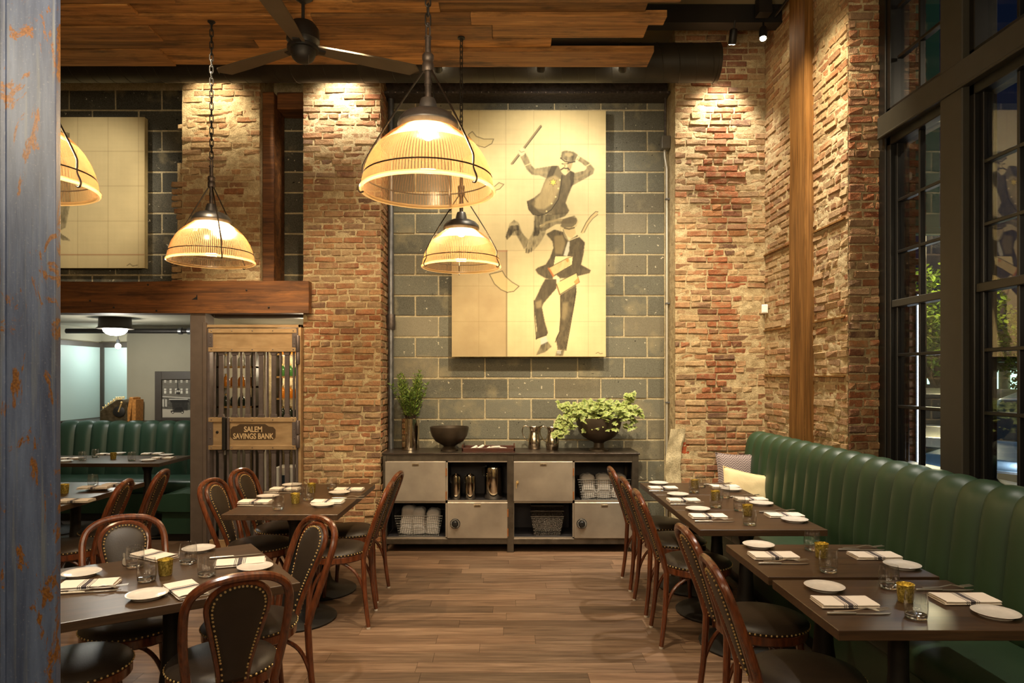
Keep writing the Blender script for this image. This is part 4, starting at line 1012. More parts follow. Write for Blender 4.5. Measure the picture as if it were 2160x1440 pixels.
MB().box(-.028, .028, -.035, .02, -.04, .04).build('case', MT['white_plastic'], ms, None, .006, 2); MB().box(-.02, .02, -.038, -.034, -.03, .0).build('lens', MT['porcelain'], ms, None)
# ------------------------------------------------------------------ foreground steel column
YC = 1.70
col_ = structure(thing('column', 'blue grey painted steel column with rust patches at the left edge', None, (-1.196, YC, 0)))
MB().box(-.052, .073, 0, .022, 0, ZT).build('flange', MT['column_paint'], col_, None, .003, 2)
MB().box(-.30, -.06, .028, .046, 0, ZT).build('web_plate', MT['column_paint'], col_, None, .003)
MB().box(-.062, -.050, -.006, .2, 0, ZT).build('angle_edge', MT['column_paint'], col_, None, .003); MB().box(-.16, -.13, .022, .22, 0, ZT).build('web', MT['column_paint'], col_, None)
# ------------------------------------------------------------------ sideboard of reclaimed lockers
SF, SB = 6.23, 6.69; sx0, sx1 = -1.126, 1.208; sd = thing('locker_sideboard', 'steel-framed sideboard of old safe lockers against the block wall', 'sideboard', (.041, 6.46, 0))
def sb(nm, x0, x1, y0, y1, z0, z1, mt, bev=0, par=None): return MB().box(x0-.041, x1-.041, y0-6.46, y1-6.46, z0, z1).build(nm, MT[mt], par or sd, None, bev)
sb('worktop', sx0-.01, sx1+.01, SF-.012, SB, .892, .908, 'worktop_steel', .002)
mb = MB()
for x in (sx0, .008, sx1-.06):
    mb.box(x-.041, x+.06-.041-(.0 if x != sx0 else .025), SF-6.46, SF+.05-6.46, 0, .89); mb.box(x-.041, x+.035-.041, SB-.05-6.46, SB-6.46, 0, .89)
for z0, z1 in ((.835, .892), (.075, .125)): mb.box(sx0-.041, sx1-.041, SF-6.46+.002, SF+.045-6.46, z0, z1)
mb.build('frame', MT['frame_steel'], sd, None, .002)
CELLS = []
zm, zb_, zt_ = .462, .125, .835
mb = MB(); mb.box(sx0+.03-.041, sx1-.05-.041, SB-.02-6.46, SB-.012-6.46, zb_, zt_)
for z in (zb_, zm-.006, zt_-.004): mb.box(sx0+.03-.041, sx1-.05-.041, SF+.04-6.46, SB-.01-6.46, z, z+.008)
xs = [XA(811, SF), XA(942, SF), XA(1072, SF), XA(1082, SF), XA(1210, SF), XA(1340, SF)]
for x in xs: mb.box(x-.004-.041, x+.004-.041, SF+.012-6.46, SB-.01-6.46, zb_, zt_)
mb.build('locker_body', MT['cabinet_inside'], sd, None)
mb = MB()
for (a, b) in ((0, 1), (1, 2), (3, 4), (4, 5)):
    for (z0, z1) in ((zb_, zm), (zm, zt_)):
        x0, x1 = xs[a]-.041, xs[b]-.041
        for q in ((x0, x1, z0, z0+.012), (x0, x1, z1-.012, z1), (x0, x0+.010, z0, z1), (x1-.010, x1, z0, z1)): mb.box(q[0], q[1], SF+.006-6.46, SF+.03-6.46, q[2], q[3])
mb.build('locker_edges', MT['brushed_steel'], sd, None)
def door(a, b, z0, z1, dial=None, key=None):
    x0, x1 = xs[a]+.006, xs[b]-.006; d = sb('locker_door', x0, x1, SF-.008, SF+.012, z0+.006, z1-.006, 'brushed_steel', .003)
    xc = (x0+x1)/2; p = sb('label_holder', xc-.03, xc+.03, SF-.012, SF-.007, z1-.045, z1-.025, 'brass_plate', .001, d)
    sb('label_card', xc-.021, xc+.021, SF-.0135, SF-.011, z1-.041, z1-.029, 'ink', 0, d)
    for zz in (z0+.06, z1-.10): sb('hinge', x1-.002, x1+.008, SF-.014, SF-.002, zz-.035, zz+.035, 'hinge_rust', 0, d)
    if dial:
        c = W(dial[0], dial[1], SF-.012); mb = MB(); mb.xf = Matrix.Translation((c.x-.041, c.y-6.46, c.z)) @ Matrix.Rotation(PI/2, 4, 'X')
        mb.lathe([(.046, -.004), (.046, .006), (.042, .012), (.030, .012)], 32); mb.build('dial_ring', MT['dial_black'], d)
        mb = MB(); mb.xf = Matrix.Translation((c.x-.041, c.y-6.46, c.z)) @ Matrix.Rotation(PI/2, 4, 'X')
        for k in range(20):
            aa = 2*PI*k/20; q = mb.xf; mb.xf = q @ Matrix.Rotation(aa, 4, 'Z') @ Matrix.Translation((.036, 0, 0)); mb.box(-.004, .004, -.0012, .0012, .0115, .0135); mb.xf = q
        mb.build('dial_marks', MT['paper_white'], d, None)
        mb = MB(); mb.xf = Matrix.Translation((c.x-.041, c.y-6.46, c.z)) @ Matrix.Rotation(PI/2, 4, 'X'); mb.lathe([(.026, .010), (.024, .03), (.020, .034), (1e-4, .036)], 24); mb.build('dial_knob', MT['dial_black'], d)
    if key:
        c = W(key[0], key[1], SF-.012); mb = MB(); X0, Y0, Z0 = c.x-.041, c.y-6.46, c.z
        mb.xf = Matrix.Translation((X0, Y0, Z0)) @ Matrix.Rotation(PI/2, 4, 'X'); mb.lathe([(.013, -.002), (.013, .006), (.008, .009)], 18); mb.xf = None
        mb.tube([(X0+.002+.009*math.cos(2*PI*k/12), Y0-.014, Z0+.012+.009*math.sin(2*PI*k/12)) for k in range(12)], .0022, 5, closed=True); mb.box(X0-.012, X0-.006, Y0-.014, Y0-.010, Z0-.05, Z0-.005)
        mb.build('key', MT['brass_nail'], d)
door(0, 1, zm, zt_); door(1, 2, zb_, zm, (960, 1104)); door(3, 4, zm, zt_, None, (1091, 1018)); door(4, 5, zb_, zm, (1227, 1104))
# canisters
def canister(label, px, r, h, z, y, spout=0):
    o = thing('coffee_canister', label, 'canister', (XA(px, y), y, z), 0, 'polished canisters in the locker')
    MB().lathe([(r*.97, 0), (r, .005), (r, h*.86), (r*.96, h*.90), (r*.80, h*.92)], 28).build('body', MT['polished_steel'], o)
    MB().lathe([(r*.80, h*.915), (r*.72, h*.95), (r*.35, h*.965), (r*.28, h), (1e-4, h*1.01)], 24).build('lid', MT['polished_steel' if not spout else 'dial_black'], o)
    MB().tube(smooth_path([(-r*.75, 0, h*.93), (-r*1.15, 0, h*.88), (-r*1.2, 0, h*.70), (-r, 0, h*.62)], 4), .007, 8).build('handle', MT['dial_black'], o)
canister('left small polished canister in the open locker', 962, .045, .235, zm+.006, 6.36); canister('right small polished canister in the open locker', 992, .047, .235, zm+.006, 6.36)
canister('large polished coffee urn in the open locker', 1041, .085, .325, zm+.006, 6.40, 1)
# wire baskets with towels
def basket(label, x0, x1, y0, y1, z0, h, mt='wire', grp='wire baskets in the sideboard', nx=24, ny=10, nz=8, flare=.012):
    o = thing('wire_basket', label, 'basket', ((x0+x1)/2, (y0+y1)/2, z0), 0, grp); hx, hy = (x1-x0)/2, (y1-y0)/2; mb = MB(); r_ = .0019
    def pt(x, y, t): k = 1-(1-t)*flare/hx*3; return (x*k, y*k, t*h+.002)
    for i in range(nx+1):
        x = -hx+2*hx*i/nx; mb.tube([pt(x, -hy, 1), pt(x, -hy, 0), pt(x, hy, 0), pt(x, hy, 1)], r_, 4, caps=False)
    for i in range(1, ny):
        y = -hy+2*hy*i/ny; mb.tube([pt(-hx, y, 1), pt(-hx, y, 0), pt(hx, y, 0), pt(hx, y, 1)], r_, 4, caps=False)
    for k in range(nz): t = k/nz; mb.tube([pt(-hx, -hy, t), pt(hx, -hy, t), pt(hx, hy, t), pt(-hx, hy, t)], r_, 4, closed=True)
    w_ = mb.build('wire_mesh', MT[mt], o); w_['kind'] = 'stuff'
    MB().tube([pt(-hx, -hy, 1), pt(hx, -hy, 1), pt(hx, hy, 1), pt(-hx, hy, 1)], .0038, 6, closed=True).build('rim_wire', MT[mt], o); return o
basket('wire basket of rolled towels in the upper right locker', XA(1219, 6.3), XA(1330, 6.3), 6.30, 6.60, zm+.004, .185)
basket('wire basket of rolled towels in the lower left locker', XA(833, 6.3), XA(934, 6.3), 6.28, 6.58, zb_+.010, .185)
def towel(label, x, y, z, w_=.15, h=.24, tilt=0, k=0):
    mb = MB()
    def fn(u, v):
        a = u*2*PI; q = math.cos(a); s_ = math.sin(a); e = .5; zz = v*h; rnd = 1-max(0, (v-.86)/.14)**2*.55
        return (w_/2*math.copysign(abs(q)**e, q)*rnd+.004*mnoise.noise(Vector((a, v*4, k))), .095*math.copysign(abs(s_)**e, s_)*rnd, zz+.008*mnoise.noise(Vector((a*2, v*3, k+4)))*v)
    mb.grid(fn, 24, 12); mb.add([fn(i/24, 1) for i in range(24)], [tuple(range(24))])
    o = mb.build('rolled_towel', MT['towel'], None, 70, loc=(x, y, z)); o.rotation_euler = (0, R_(tilt), 0); tag(o, label, 'towel', 'towels in wire baskets')
for i, nmx in enumerate(('left', 'middle', 'right')):
    towel(nmx+' pale towel in the upper right locker basket', XA(1243+31*i, 6.38), 6.455, zm+.012, .140, .215, (-4, 0, 3)[i], i)
    towel(nmx+' pale towel in the lower left locker basket', XA(856+28*i, 6.36), 6.435, zb_+.018, .128, (.262, .235, .222)[i], (6, -3, 2)[i], i+7)
for i in range(3): basket(('lowest', 'middle', 'topmost')[i]+' dark wire basket of the nested stack in the locker', XA(1120, 6.3), XA(1189, 6.3), 6.30, 6.52, zb_+.010+.05*i, .175, 'wire_dark', 'nested wire baskets', 20, 8, 12, .010)
# ------------------------------------------------------------------ things on the sideboard
ZS = .908
def sp(px, py): return T(px, py, ZS)
p = sp(866, 948); vz = thing('steel_vase', 'tall polished steel cylinder vase with an olive shrub', 'vase', p)
MB().lathe([(.082, 0), (.086, .003), (.086, .297), (.083, .30), (.080, .297), (.080, .02), (1e-4, .02)], 40).build('cylinder', MT['polished_steel'], vz)
def leaves(name, parent, specs, mat, seed=0):
    mb = MB(); cols = []
    for (pos, dr, nrm, ln, wd, cA, cB) in specs:
        d = dr.normalized(); s_ = d.cross(nrm); s_ = s_.normalized() if s_.length > 1e-4 else d.orthogonal().normalized(); n_ = s_.cross(d)
        pts = [pos, pos+d*ln*.35+s_*wd/2, pos+d*ln*.35-s_*wd/2, pos+d*ln*.75+s_*wd*.36-n_*ln*.03, pos+d*ln*.75-s_*wd*.36-n_*ln*.03, pos+d*ln-n_*ln*.1, pos+d*ln*.4+n_*wd*.12]
        mb.add(pts, [(0, 1, 6), (0, 6, 2), (1, 3, 6), (6, 4, 2), (3, 5, 6), (6, 5, 4)]); cols += [cA, cB, cB, cB, cB, cB, cA]
    me = bpy.data.meshes.new(name); me.from_pydata(mb.v, [], mb.f); me.materials.append(mat); set_cols(me, cols); o = obj(name, me, parent); return o
ro = random.Random(8); spec = []; st = MB()
for k in range(46):
    a = ro.uniform(0, 2*PI); lean = ro.uniform(.06, .52); hgt = ro.uniform(.24, .44)*(1.15-lean*.5); b = Vector((.04*math.cos(a), .04*math.sin(a), .27)); pts = []
    for i in range(9):
        t = i/8; q = b+Vector((math.cos(a)*lean*hgt*t**1.2, math.sin(a)*lean*hgt*t**1.2, hgt*t+.0)); pts.append(q)
    if p.y+pts[-1].y > 6.72: pts = [Vector((q.x, min(q.y, 6.70-p.y), q.z)) for q in pts]
    st.tube(pts, [.0025]*5+[.0015]*4, 4)
    for i in range(64):
        t = ro.uniform(.18, 1); j = t*8; q = pts[min(7, int(j))].lerp(pts[min(8, int(j)+1)], j-int(j)); aa = ro.uniform(0, 2*PI)
        dr = Vector((math.cos(aa), math.sin(aa), ro.uniform(.3, 1.6))); g = ro.random(); c1 = S(70+60*g, 96+50*g, 36+30*g)
        if p.y+q.y+dr.y*.04 > 6.725: dr.y = -abs(dr.y)
        spec.append((q, dr, Vector((ro.uniform(-1, 1), ro.uniform(-1, 1), .3)), ro.uniform(.026, .05), ro.uniform(.006, .010), c1, tuple(min(1, x*1.25) for x in c1[:3])))
st.build('stems', MT['bark'], vz); lf = leaves('olive_leaves', vz, spec, MT['leaf']); lf['kind'] = 'stuff'
p = sp(948, 950); fb = thing('footed_bowl', 'empty dark bronze footed bowl on the sideboard', 'bowl', p)
def bowlprof(r, h, ft): return [(ft, 0), (ft, .012), (ft*.75, .03), (ft*.66, .042), (ft*.72, .05), (r*.45, .062), (r*.72, .09), (r*.9, .14), (r*.98, .19), (r, h), (r*.965, h), (r*.94, .19), (r*.86, .145), (r*.68, .10), (r*.4, .075), (1e-4, .07)]
MB().lathe(bowlprof(.183, .225, .082), 48).build('bowl', MT['dark_bronze'], fb)
p = sp(1263, 950.5); ib = thing('ivy_bowl', 'dark bronze pedestal bowl overflowing with variegated ivy', 'bowl', p)
MB().lathe([(.092, 0), (.092, .012), (.075, .022), (.05, .035), (.046, .075), (.055, .085), (.09, .10), (.15, .135), (.192, .19), (.210, .26), (.214, .312), (.206, .312), (.19, .25), (.14, .20), (1e-4, .19)], 48).build('bowl', MT['dark_bronze'], ib)
MB().lathe([(1e-4, .27), (.2, .27)], 24).build('soil', MT['plug'], ib)
def ivy_leaf(pos, d, nrm, sz, c1, c2, mb, cols):
    d = d.normalized(); s_ = d.cross(nrm); s_ = s_.normalized() if s_.length > 1e-3 else d.orthogonal().normalized(); n_ = s_.cross(d)
    sh = [(0, 0), (-.12, .35), (-.02, .55), (.25, .42), (.45, .52), (.62, .24), (1, 0), (.62, -.24), (.45, -.52), (.25, -.42), (-.02, -.55), (-.12, -.35)]
    vs = [pos+d*(a*sz)+s_*(b*sz)-n_*(.25*sz*(a*a+abs(b))) for a, b in sh]+[pos+d*(.35*sz)]; o = len(sh)
    mb.add(vs, [(i, (i+1) % o, o) for i in range(o)]); cols += [c2]*o+[c1]
mb = MB(); cols = []; ri = random.Random(4)
for k in range(420):
    a = ri.uniform(0, 2*PI); rr = .33*math.sqrt(ri.random()); x, y = rr*math.cos(a), rr*math.sin(a)*.62; top = .30+.20*(1-(rr/.35)**2)*ri.uniform(.5, 1.15); z = top-ri.uniform(0, .06) if rr < .24 else .30+ri.uniform(-.09, .13)
    if rr > .21 and z < .31 and y > 0: continue
    y = max(-.2, min(.12, y)); d = Vector((x+ri.uniform(-.15, .15), y-.12+ri.uniform(-.1, .1), ri.uniform(-.25, .15))); g = ri.random()
    ivy_leaf(Vector((x, y, z)), d, Vector((ri.uniform(-.5, .5), -1, 1.1)), ri.uniform(.038, .062), S(62+46*g, 92+42*g, 32+24*g), S(164, 172, 104), mb, cols)
for tr in (((-.20, -.05, .36), (-.30, -.06, .34), (-.37, -.06, .26), (-.34, -.07, .20), (-.40, -.07, .155)), ((.18, -.02, .40), (.26, -.02, .47), (.30, -.02, .53)), ((.2, -.05, .36), (.30, -.05, .40), (.37, -.05, .36)), ((-.15, -.04, .36), (-.26, -.05, .43), (-.36, -.05, .42))):
    pts = smooth_path(tr, 5)
    for q in pts:
        for _ in range(4):
            g = ri.random(); ivy_leaf(q+Vector((ri.uniform(-.03, .03), ri.uniform(-.03, .02), ri.uniform(-.03, .03))), Vector((ri.uniform(-1, 1), -.5, ri.uniform(-1, .4))), Vector((ri.uniform(-.4, .4), -1, .6)), ri.uniform(.036, .056), S(66+46*g, 96+42*g, 36), S(168, 176, 108), mb, cols)
me = bpy.data.meshes.new('ivy'); me.from_pydata(mb.v, [], mb.f); me.materials.append(MT['leaf']); set_cols(me, cols); obj('ivy', me, ib)['kind'] = 'stuff'
p = sp(1031, 951); ty = thing('cutlery_tray', 'dark wooden tray holding white rolled napkins', 'tray', p); a_, b_, h_ = .245, .13, .062
mb = MB(); mb.box(-a_, a_, -b_, b_, 0, .010); mb.box(-a_, a_, -b_, -b_+.012, .01, .042); mb.box(-a_, a_, b_-.012, b_, .01, .042); mb.build('tray', MT['tray_wood'], ty, None, .002)
for s_ in (-1, 1):
    mb = MB(); x = s_*(a_-.006); mb.box(x-.006, x+.006, -b_, -.05, .01, h_); mb.box(x-.006, x+.006, .05, b_, .01, h_); mb.box(x-.006, x+.006, -.05, .05, .01, .025); mb.box(x-.006, x+.006, -.05, .05, .048, h_); mb.build('handle_end', MT['tray_wood'], ty, None)
for i in range(5):
    mb = MB(); mb.tube([(-.08, 0, 0), (.08, 0, 0)], .014, 10); o = mb.build('napkin_roll', MT['paper_white'], None, loc=(p.x-.15+.072*i, p.y-.02, ZS+.025+(.012 if i % 2 else 0))); o.rotation_euler = (0, R_(4*i-8), R_(66+8*(i % 3)))
    tag(o, ('leftmost', 'second', 'middle', 'fourth', 'rightmost')[i]+' white napkin roll lying in the wooden tray', 'napkin roll', 'napkin rolls in the tray')
def pitcher(label, px, py, rz):
    p = sp(px, py); o = thing('steel_pitcher', label, 'pitcher', p, R_(rz), 'steel pitchers on the sideboard')
    prof = [(.052, 0), (.056, .004), (.062, .04), (.064, .075), (.056, .12), (.046, .155), (.045, .175), (.054, .212), (.056, .215), (.050, .21), (.041, .172), (.042, .15), (.05, .12), (1e-4, .02)]
    vs = []; n = 36; mb = MB()
    for (r_, z) in prof:
        for k in range(n):
            a = 2*PI*k/n; f = max(0, math.cos(a))**6*max(0, (z-.15)/.065); vs.append(((r_+.035*f)*math.cos(a), r_*math.sin(a)*(1-.1*f), z+.022*f))
    fs = [(i*n+k, i*n+(k+1) % n, (i+1)*n+(k+1) % n, (i+1)*n+k) for i in range(len(prof)-1) for k in range(n)]; mb.add(vs, fs); mb.build('body', MT['pitcher_steel'], o, 50)
    MB().tube(smooth_path([(-.05, 0, .205), (-.085, 0, .222), (-.112, 0, .20), (-.115, 0, .15), (-.09, 0, .10), (-.06, 0, .075)], 5), .0055, 8).build('handle', MT['pitcher_steel'], o)
pitcher('left steel water pitcher between the tray and the ivy', 1127, 946.5, -12); pitcher('right steel water pitcher beside the ivy trail', 1165, 948, -8)
# ------------------------------------------------------------------ barred bank gate
YG = 6.30; gx0, gx1 = XA(430, YG), XA(637, YG); gate = thing('bank_gate', 'tall brass framed barred bank gate with lettered plaque', 'gate', ((gx0+gx1)/2, YG, 0))
GX = (gx0+gx1)/2
def gb(nm, x0, x1, y0, y1, z0, z1, mt, bev=0, par=None): return MB().box(x0-GX, x1-GX, y0, y1, z0, z1).build(nm, MT[mt], par or gate, None, bev)
def gz(py): return ZA(py, YG)
def gx(px): return XA(px, YG)
gb('outer_stile', gx(430), gx(437), -.03, .06, .0, gz(685), 'gate_brass', .002); gb('outer_stile', gx(631), gx(637), -.03, .06, .0, gz(685), 'gate_brass', .002); gb('outer_rail', gx(430), gx(637), -.03, .06, gz(691), gz(685), 'gate_brass', .002)
gb('inner_stile', gx(439), gx(444), -.02, .05, .03, gz(692), 'bar_steel', .002); gb('inner_stile', gx(625), gx(630), -.02, .05, .03, gz(692), 'bar_steel', .002)
def panel(y0, y1, rv):
    pn = gb('panel', gx(441), gx(627), -.008, .04, gz(y1), gz(y0), 'gate_brass'); w_ = .042
    x0, x1, z0, z1 = gx(441), gx(627), gz(y1), gz(y0)
    for (a, b, c, d) in ((x0, x1, z0, z0+w_), (x0, x1, z1-w_, z1), (x0, x0+w_, z0+w_, z1-w_), (x1-w_, x1, z0+w_, z1-w_)): gb('panel_border', a, b, -.022, .0, c, d, 'gate_brass' if (b-a) > .1 else 'bar_steel', .003, pn)
    for i in range(5):
        for z in (z0+w_/2, z1-w_/2):
            mb = MB(); mb.ball((x0+.03+(x1-x0-.06)*i/4-GX, -.023, z), .006, 8, 5); mb.build('rivet', MT['bar_steel'], pn)
    for x in (x0+w_/2, x1-w_/2):
        for z in (z0+(z1-z0)*.36, z0+(z1-z0)*.64): mb = MB(); mb.ball((x-GX, -.023, z), .006, 8, 5); mb.build('rivet', MT['bar_steel'], pn)
    return pn
panel(693, 742, 4); mid = panel(880, 948, 4)
for (z0, z1) in ((gz(880), gz(742)), (.05, gz(948))):
    for px in (466, 494.5, 522, 550, 577, 605):
        x = gx(px)-GX; b = MB().box(x-.021, x+.021, .0, .022, z0, z1); b.prism([(-.032, 0), (.032, 0), (.022, .03), (-.022, .03)], lambda u, v, t, z0=z0, x=x: (x+u, t, z0+v), -.006, .03)
        b.prism([(-.022, -.03), (.022, -.03), (.032, 0), (-.032, 0)], lambda u, v, t, z1=z1, x=x: (x+u, t, z1+v), -.006, .03); b.build('bar', MT['bar_steel'], gate, None, .003)
    for px in (452, 480, 508, 536, 563.5, 591, 619): x = gx(px)-GX; MB().box(x-.010, x+.010, .006, .02, z0, z1).build('bar', MT['bar_steel'], gate, None, .002)
gb('bottom_rail', gx(441), gx(627), -.02, .04, .02, .10, 'gate_brass', .003)
gb('pull_bar', gx(474), gx(481), -.07, -.022, gz(948), gz(879), 'black_iron', .006, mid); gb('pull_bar', gx(483), gx(487), -.05, -.022, gz(948), gz(879), 'bar_steel', .004, mid)
mb = MB(); mb.lathe([(.010, gz(958)), (.010, gz(948))], 10, (gx(478)-GX, -.04, 0)); mb.build('latch_pin', MT['grey_steel'], mid)
mb = MB(); mb.xf = Matrix.Translation((gx(459)-GX, -.008, gz(911))) @ Matrix.Rotation(PI/2, 4, 'X'); mb.lathe([(.013, 0), (.011, .008), (1e-4, .01)], 14); mb.build('keyhole', MT['black_iron'], mid)
for (a, b) in ((708, 742), (743, 768), (886, 915), (917, 943)): mb = MB(); mb.lathe([(.017, gz(b)), (.019, gz(b)+.004), (.019, gz(a)-.004), (.017, gz(a))], 14, (gx(631)-GX, -.04, 0)); mb.build('hinge', MT['bar_steel'], gate)
# plaque and lettering
P_ = [(487, 905), (492, 899), (500, 898), (507, 894), (560, 894), (568, 899), (577, 900), (582, 906), (582, 922), (577, 927), (493, 927), (487, 921)]
mb = MB(); mb.prism([(gx(a)-GX, gz(b)) for a, b in P_], lambda u, v, t: (u, t, v), -.0105, -.008); mb.build('plaque', MT['plaque'], mid, None)
def text(body, cx, cz, h, y, mat, parent, name, wid=None):
    cu = bpy.data.curves.new(name, 'FONT'); cu.body = body; cu.align_x = 'CENTER'; cu.align_y = 'CENTER'; cu.size = h*1.42; cu.extrude = .0012; cu.offset = h*.028
    o = bpy.data.objects.new('tmp', cu); COL.objects.link(o); bpy.context.view_layer.update()
    me = bpy.data.meshes.new_from_object(o.evaluated_get(bpy.context.evaluated_depsgraph_get())); bpy.data.objects.remove(o); bpy.data.curves.remove(cu); me.name = name
    me.materials.clear(); me.materials.append(mat); q = obj(name, me, parent, (cx, y, cz), (PI/2, 0, 0))
    xs_ = [v.co.x for v in me.vertices]; w0 = max(xs_)-min(xs_)
    if wid: q.scale = (wid/w0, 1, 1)
    return q
text('SALEM', gx(535)-GX, gz(905.5), .050, -.0118, MT['letter'], mid, 'lettering', (552-514)/F*YG); text('SAVINGS BANK', gx(535)-GX, gz(920), .050, -.0118, MT['letter'], mid, 'lettering', (577-492)/F*YG)
# ------------------------------------------------------------------ bottle room behind the gate
def mk_bottle(mt):
    root = thing('bottle', 'b', 'bottle')
    MB().lathe([(1e-4, 0), (.034, 0), (.038, .006), (.038, .07), (.032, .09), (.018, .105), (.016, .125)], 14).build('body', MT[mt], root); MB().lathe([(.0185, .118), (.0185, .135), (.015, .137), (1e-4, .137)], 10).build('cap', MT['brass_nail'], root); return root
BT = {k: mk_bottle(k) for k in ('bottle_amber', 'bottle_dark', 'bottle_green', 'bottle_clear')}; BU = set()
def rack(label, x0, x1, y0, y1, zs, mats, side):
    o = thing('bottle_shelf', label, 'shelf', ((x0+x1)/2, (y0+y1)/2, 0)); cx_, cy_ = (x0+x1)/2, (y0+y1)/2
    for z in zs: MB().box(x0-cx_, x1-cx_, y0-cy_, y1-cy_, z-.02, z).build('shelf_board', MT['shelf_wood'], o, None)
    MB().box(x0-cx_, x0-cx_+.02, y0-cy_, y1-cy_, 0, 2.1).build('side_panel', MT['trim_dark'], o, None); MB().box(x1-cx_-.02, x1-cx_, y0-cy_, y1-cy_, 0, 2.1).build('side_panel', MT['trim_dark'], o, None)
    names = ('lowest', 'second', 'third', 'top')
    for zi, (z, mt) in enumerate(zip(zs, mats)):
        n = int((x1-x0-.06)/.084)
        for i in range(n):
            b = place(BT[mt], mt in BU, (x0+.06+.084*i+.02, y0+.06, z), 0, '%s %s bottle on the %s board of the %s shelf' % (('leftmost', 'second', 'third', 'fourth', 'fifth')[i], ('amber', 'dark', 'green', 'clear')[('bottle_amber', 'bottle_dark', 'bottle_green', 'bottle_clear').index(mt)], names[zi], side), 'bottles %s board %s shelf' % (names[zi], side)); BU.add(mt)
rack('bottle shelf at the left behind the barred gate', -3.18, -2.78, 7.50, 7.75, (1.28, 1.50, 1.72), ('bottle_dark', 'bottle_amber', 'bottle_clear'), 'left')
rack('bottle shelf at the right behind the barred gate', -2.56, -2.18, 7.50, 7.75, (1.14, 1.37, 1.61, 1.86), ('bottle_dark', 'bottle_amber', 'bottle_green', 'bottle_amber'), 'right')
pt = MB().box(-.010, .010, 0, .03, 0, 1.86).build('partition_edge', MT['paper_white'], None, None, loc=(XA(559, 7.0), 7.0, 0)); tag(pt, 'pale upright partition edge seen through the gate bars', 'partition')
bxo = thing('storage_box', 'white printed box on the floor behind the gate', 'box', (XA(600, 7.1), 7.1, 0)); MB().box(-.10, .10, 0, .25, 0, .66).build('carton', MT['paper_white'], bxo, None, .004); MB().box(-.05, .03, -.002, 0, .45, .58).build('print', MT['car_blue'], bxo, None)
point('bottle_room_lamp', (-2.10, 7.2, 1.95), 7*LK, WARM2, .06); point('bottle_room_lamp', (-2.68, 8.2, 1.7), 5*LK, WARM2, .06)
bl_ = thing('bottle_room_light', 'small round wall light behind the brick pier', 'wall light', (-2.0, 7.2, 2.05)); MB().lathe([(.06, -.001), (.06, -.03), (.05, -.035), (1e-4, -.036)], 20).build('drum', MT['porcelain'], bl_)
# ------------------------------------------------------------------ booth room
fl = thing('dome_light', 'glowing flush dome light on the booth room ceiling', 'ceiling light', (XA(243, 7.5), 7.5, 2.25))
MB().lathe([(.16, 0), (.165, -.10), (.185, -.115), (.185, -.122), (.12, -.122)], 36).build('drum', MT['trim_dark'], fl)
MB().lathe([(.125, -.118), (.115, -.15), (.085, -.178), (.045, -.192), (1e-4, -.196)], 32).build('dome', MT['dome_light'], fl)
point('dome_lamp', (XA(243, 7.5), 7.5, 1.96), 15*LK, (1, .95, .82), .12)
pb = thing('bare_bulb', 'small bare bulb hanging before the frosted glass corner', 'light bulb', (XA(249, 8.95), 8.95, 2.25)); MB().tube([(0, 0, 0), (0, 0, -.17)], .006, 6).build('cord', MT['trim_dark'], pb)
MB().lathe([(.02, -.16), (.024, -.21)], 14).build('socket', MT['galvanised'], pb); MB().ball((0, 0, -.245), .036, 14, 9).build('bulb', MT['bulb'], pb); point('bare_bulb_lamp', (XA(249, 8.95), 8.86, 1.93), 5*LK, (.9, 1, .98), .05)
pi_ = thing('ceiling_pipe', 'dark pipe running under the booth room ceiling', 'pipe', (-4.4, 8.3, 2.16)); mb = MB(); mb.tube([(-.95, 0, 0), (1.2, 0, 0)], .030, 12); mb.build('pipe', MT['black_iron'], pi_)
for x in (.42, .53): mb = MB(); mb.tube([(x, 0, 0), (x+.04, 0, 0)], .042, 12); mb.build('collar', MT['galvanised'], pi_)
# old cash register
cr = thing('cash_register', 'antique cash register standing on the ledge over the booth', 'cash register', (XA(237, 8.45), 8.45, 1.055)); cr.rotation_euler = (0, 0, R_(8)); cr.scale = (1.25, 1.25, 1.2)
sh = [(-.13, 0), (.13, 0), (.13, .13), (.11, .20), (.07, .225), (.02, .22), (-.13, .11)]
mb = MB(); mb.prism(sh, lambda u, v, t: (u+.05, t, v), -.09, .16); mb.build('case', MT['register_steel'], cr, None, .006)
mb = MB(); mb.xf = Matrix.Translation((.10, -.10, .10)) @ Matrix.Rotation(PI/2, 4, 'X'); mb.lathe([(.055, -.012), (.055, .0), (.045, .006), (1e-4, .008)], 24); mb.build('side_wheel', MT['black_iron'], cr)
mb = MB(); mb.tube([(.10, -.11, .10), (.13, -.115, .19)], .007, 8); mb.ball((.13, -.115, .195), .012, 8, 6); mb.build('crank', MT['brass_nail'], cr)
for i in range(6):
    for j in range(5):
        mb = MB(); u = i/5; mb.lathe([(.006, 0), (.006, .02), (.010, .022), (.009, .026)], 8, (-.06+.12*u, -.06+.045*j, .125+.10*u)); mb.build('key_button', MT['brass_nail'], cr)
mb = MB(); mb.box(-.085, -.079, -.075, .145, .015, .095); mb.build('drawer_front', MT['trim_dark'], cr, None, .003)
for i, (x, tl, hh) in enumerate(((277, 9, .30), (290, 1, .27))):
    o = MB().box(-.024, .024, -.09, .09, 0, hh).build('old_book', MT['book_spine'], None, None, .004, loc=(XA(x, 8.46), 8.46, 1.055)); o.rotation_euler = (0, R_(tl), 0); tag(o, ('leaning tan book beside the cash register', 'upright tan book against the wall corner')[i], 'book', 'old books on the ledge')
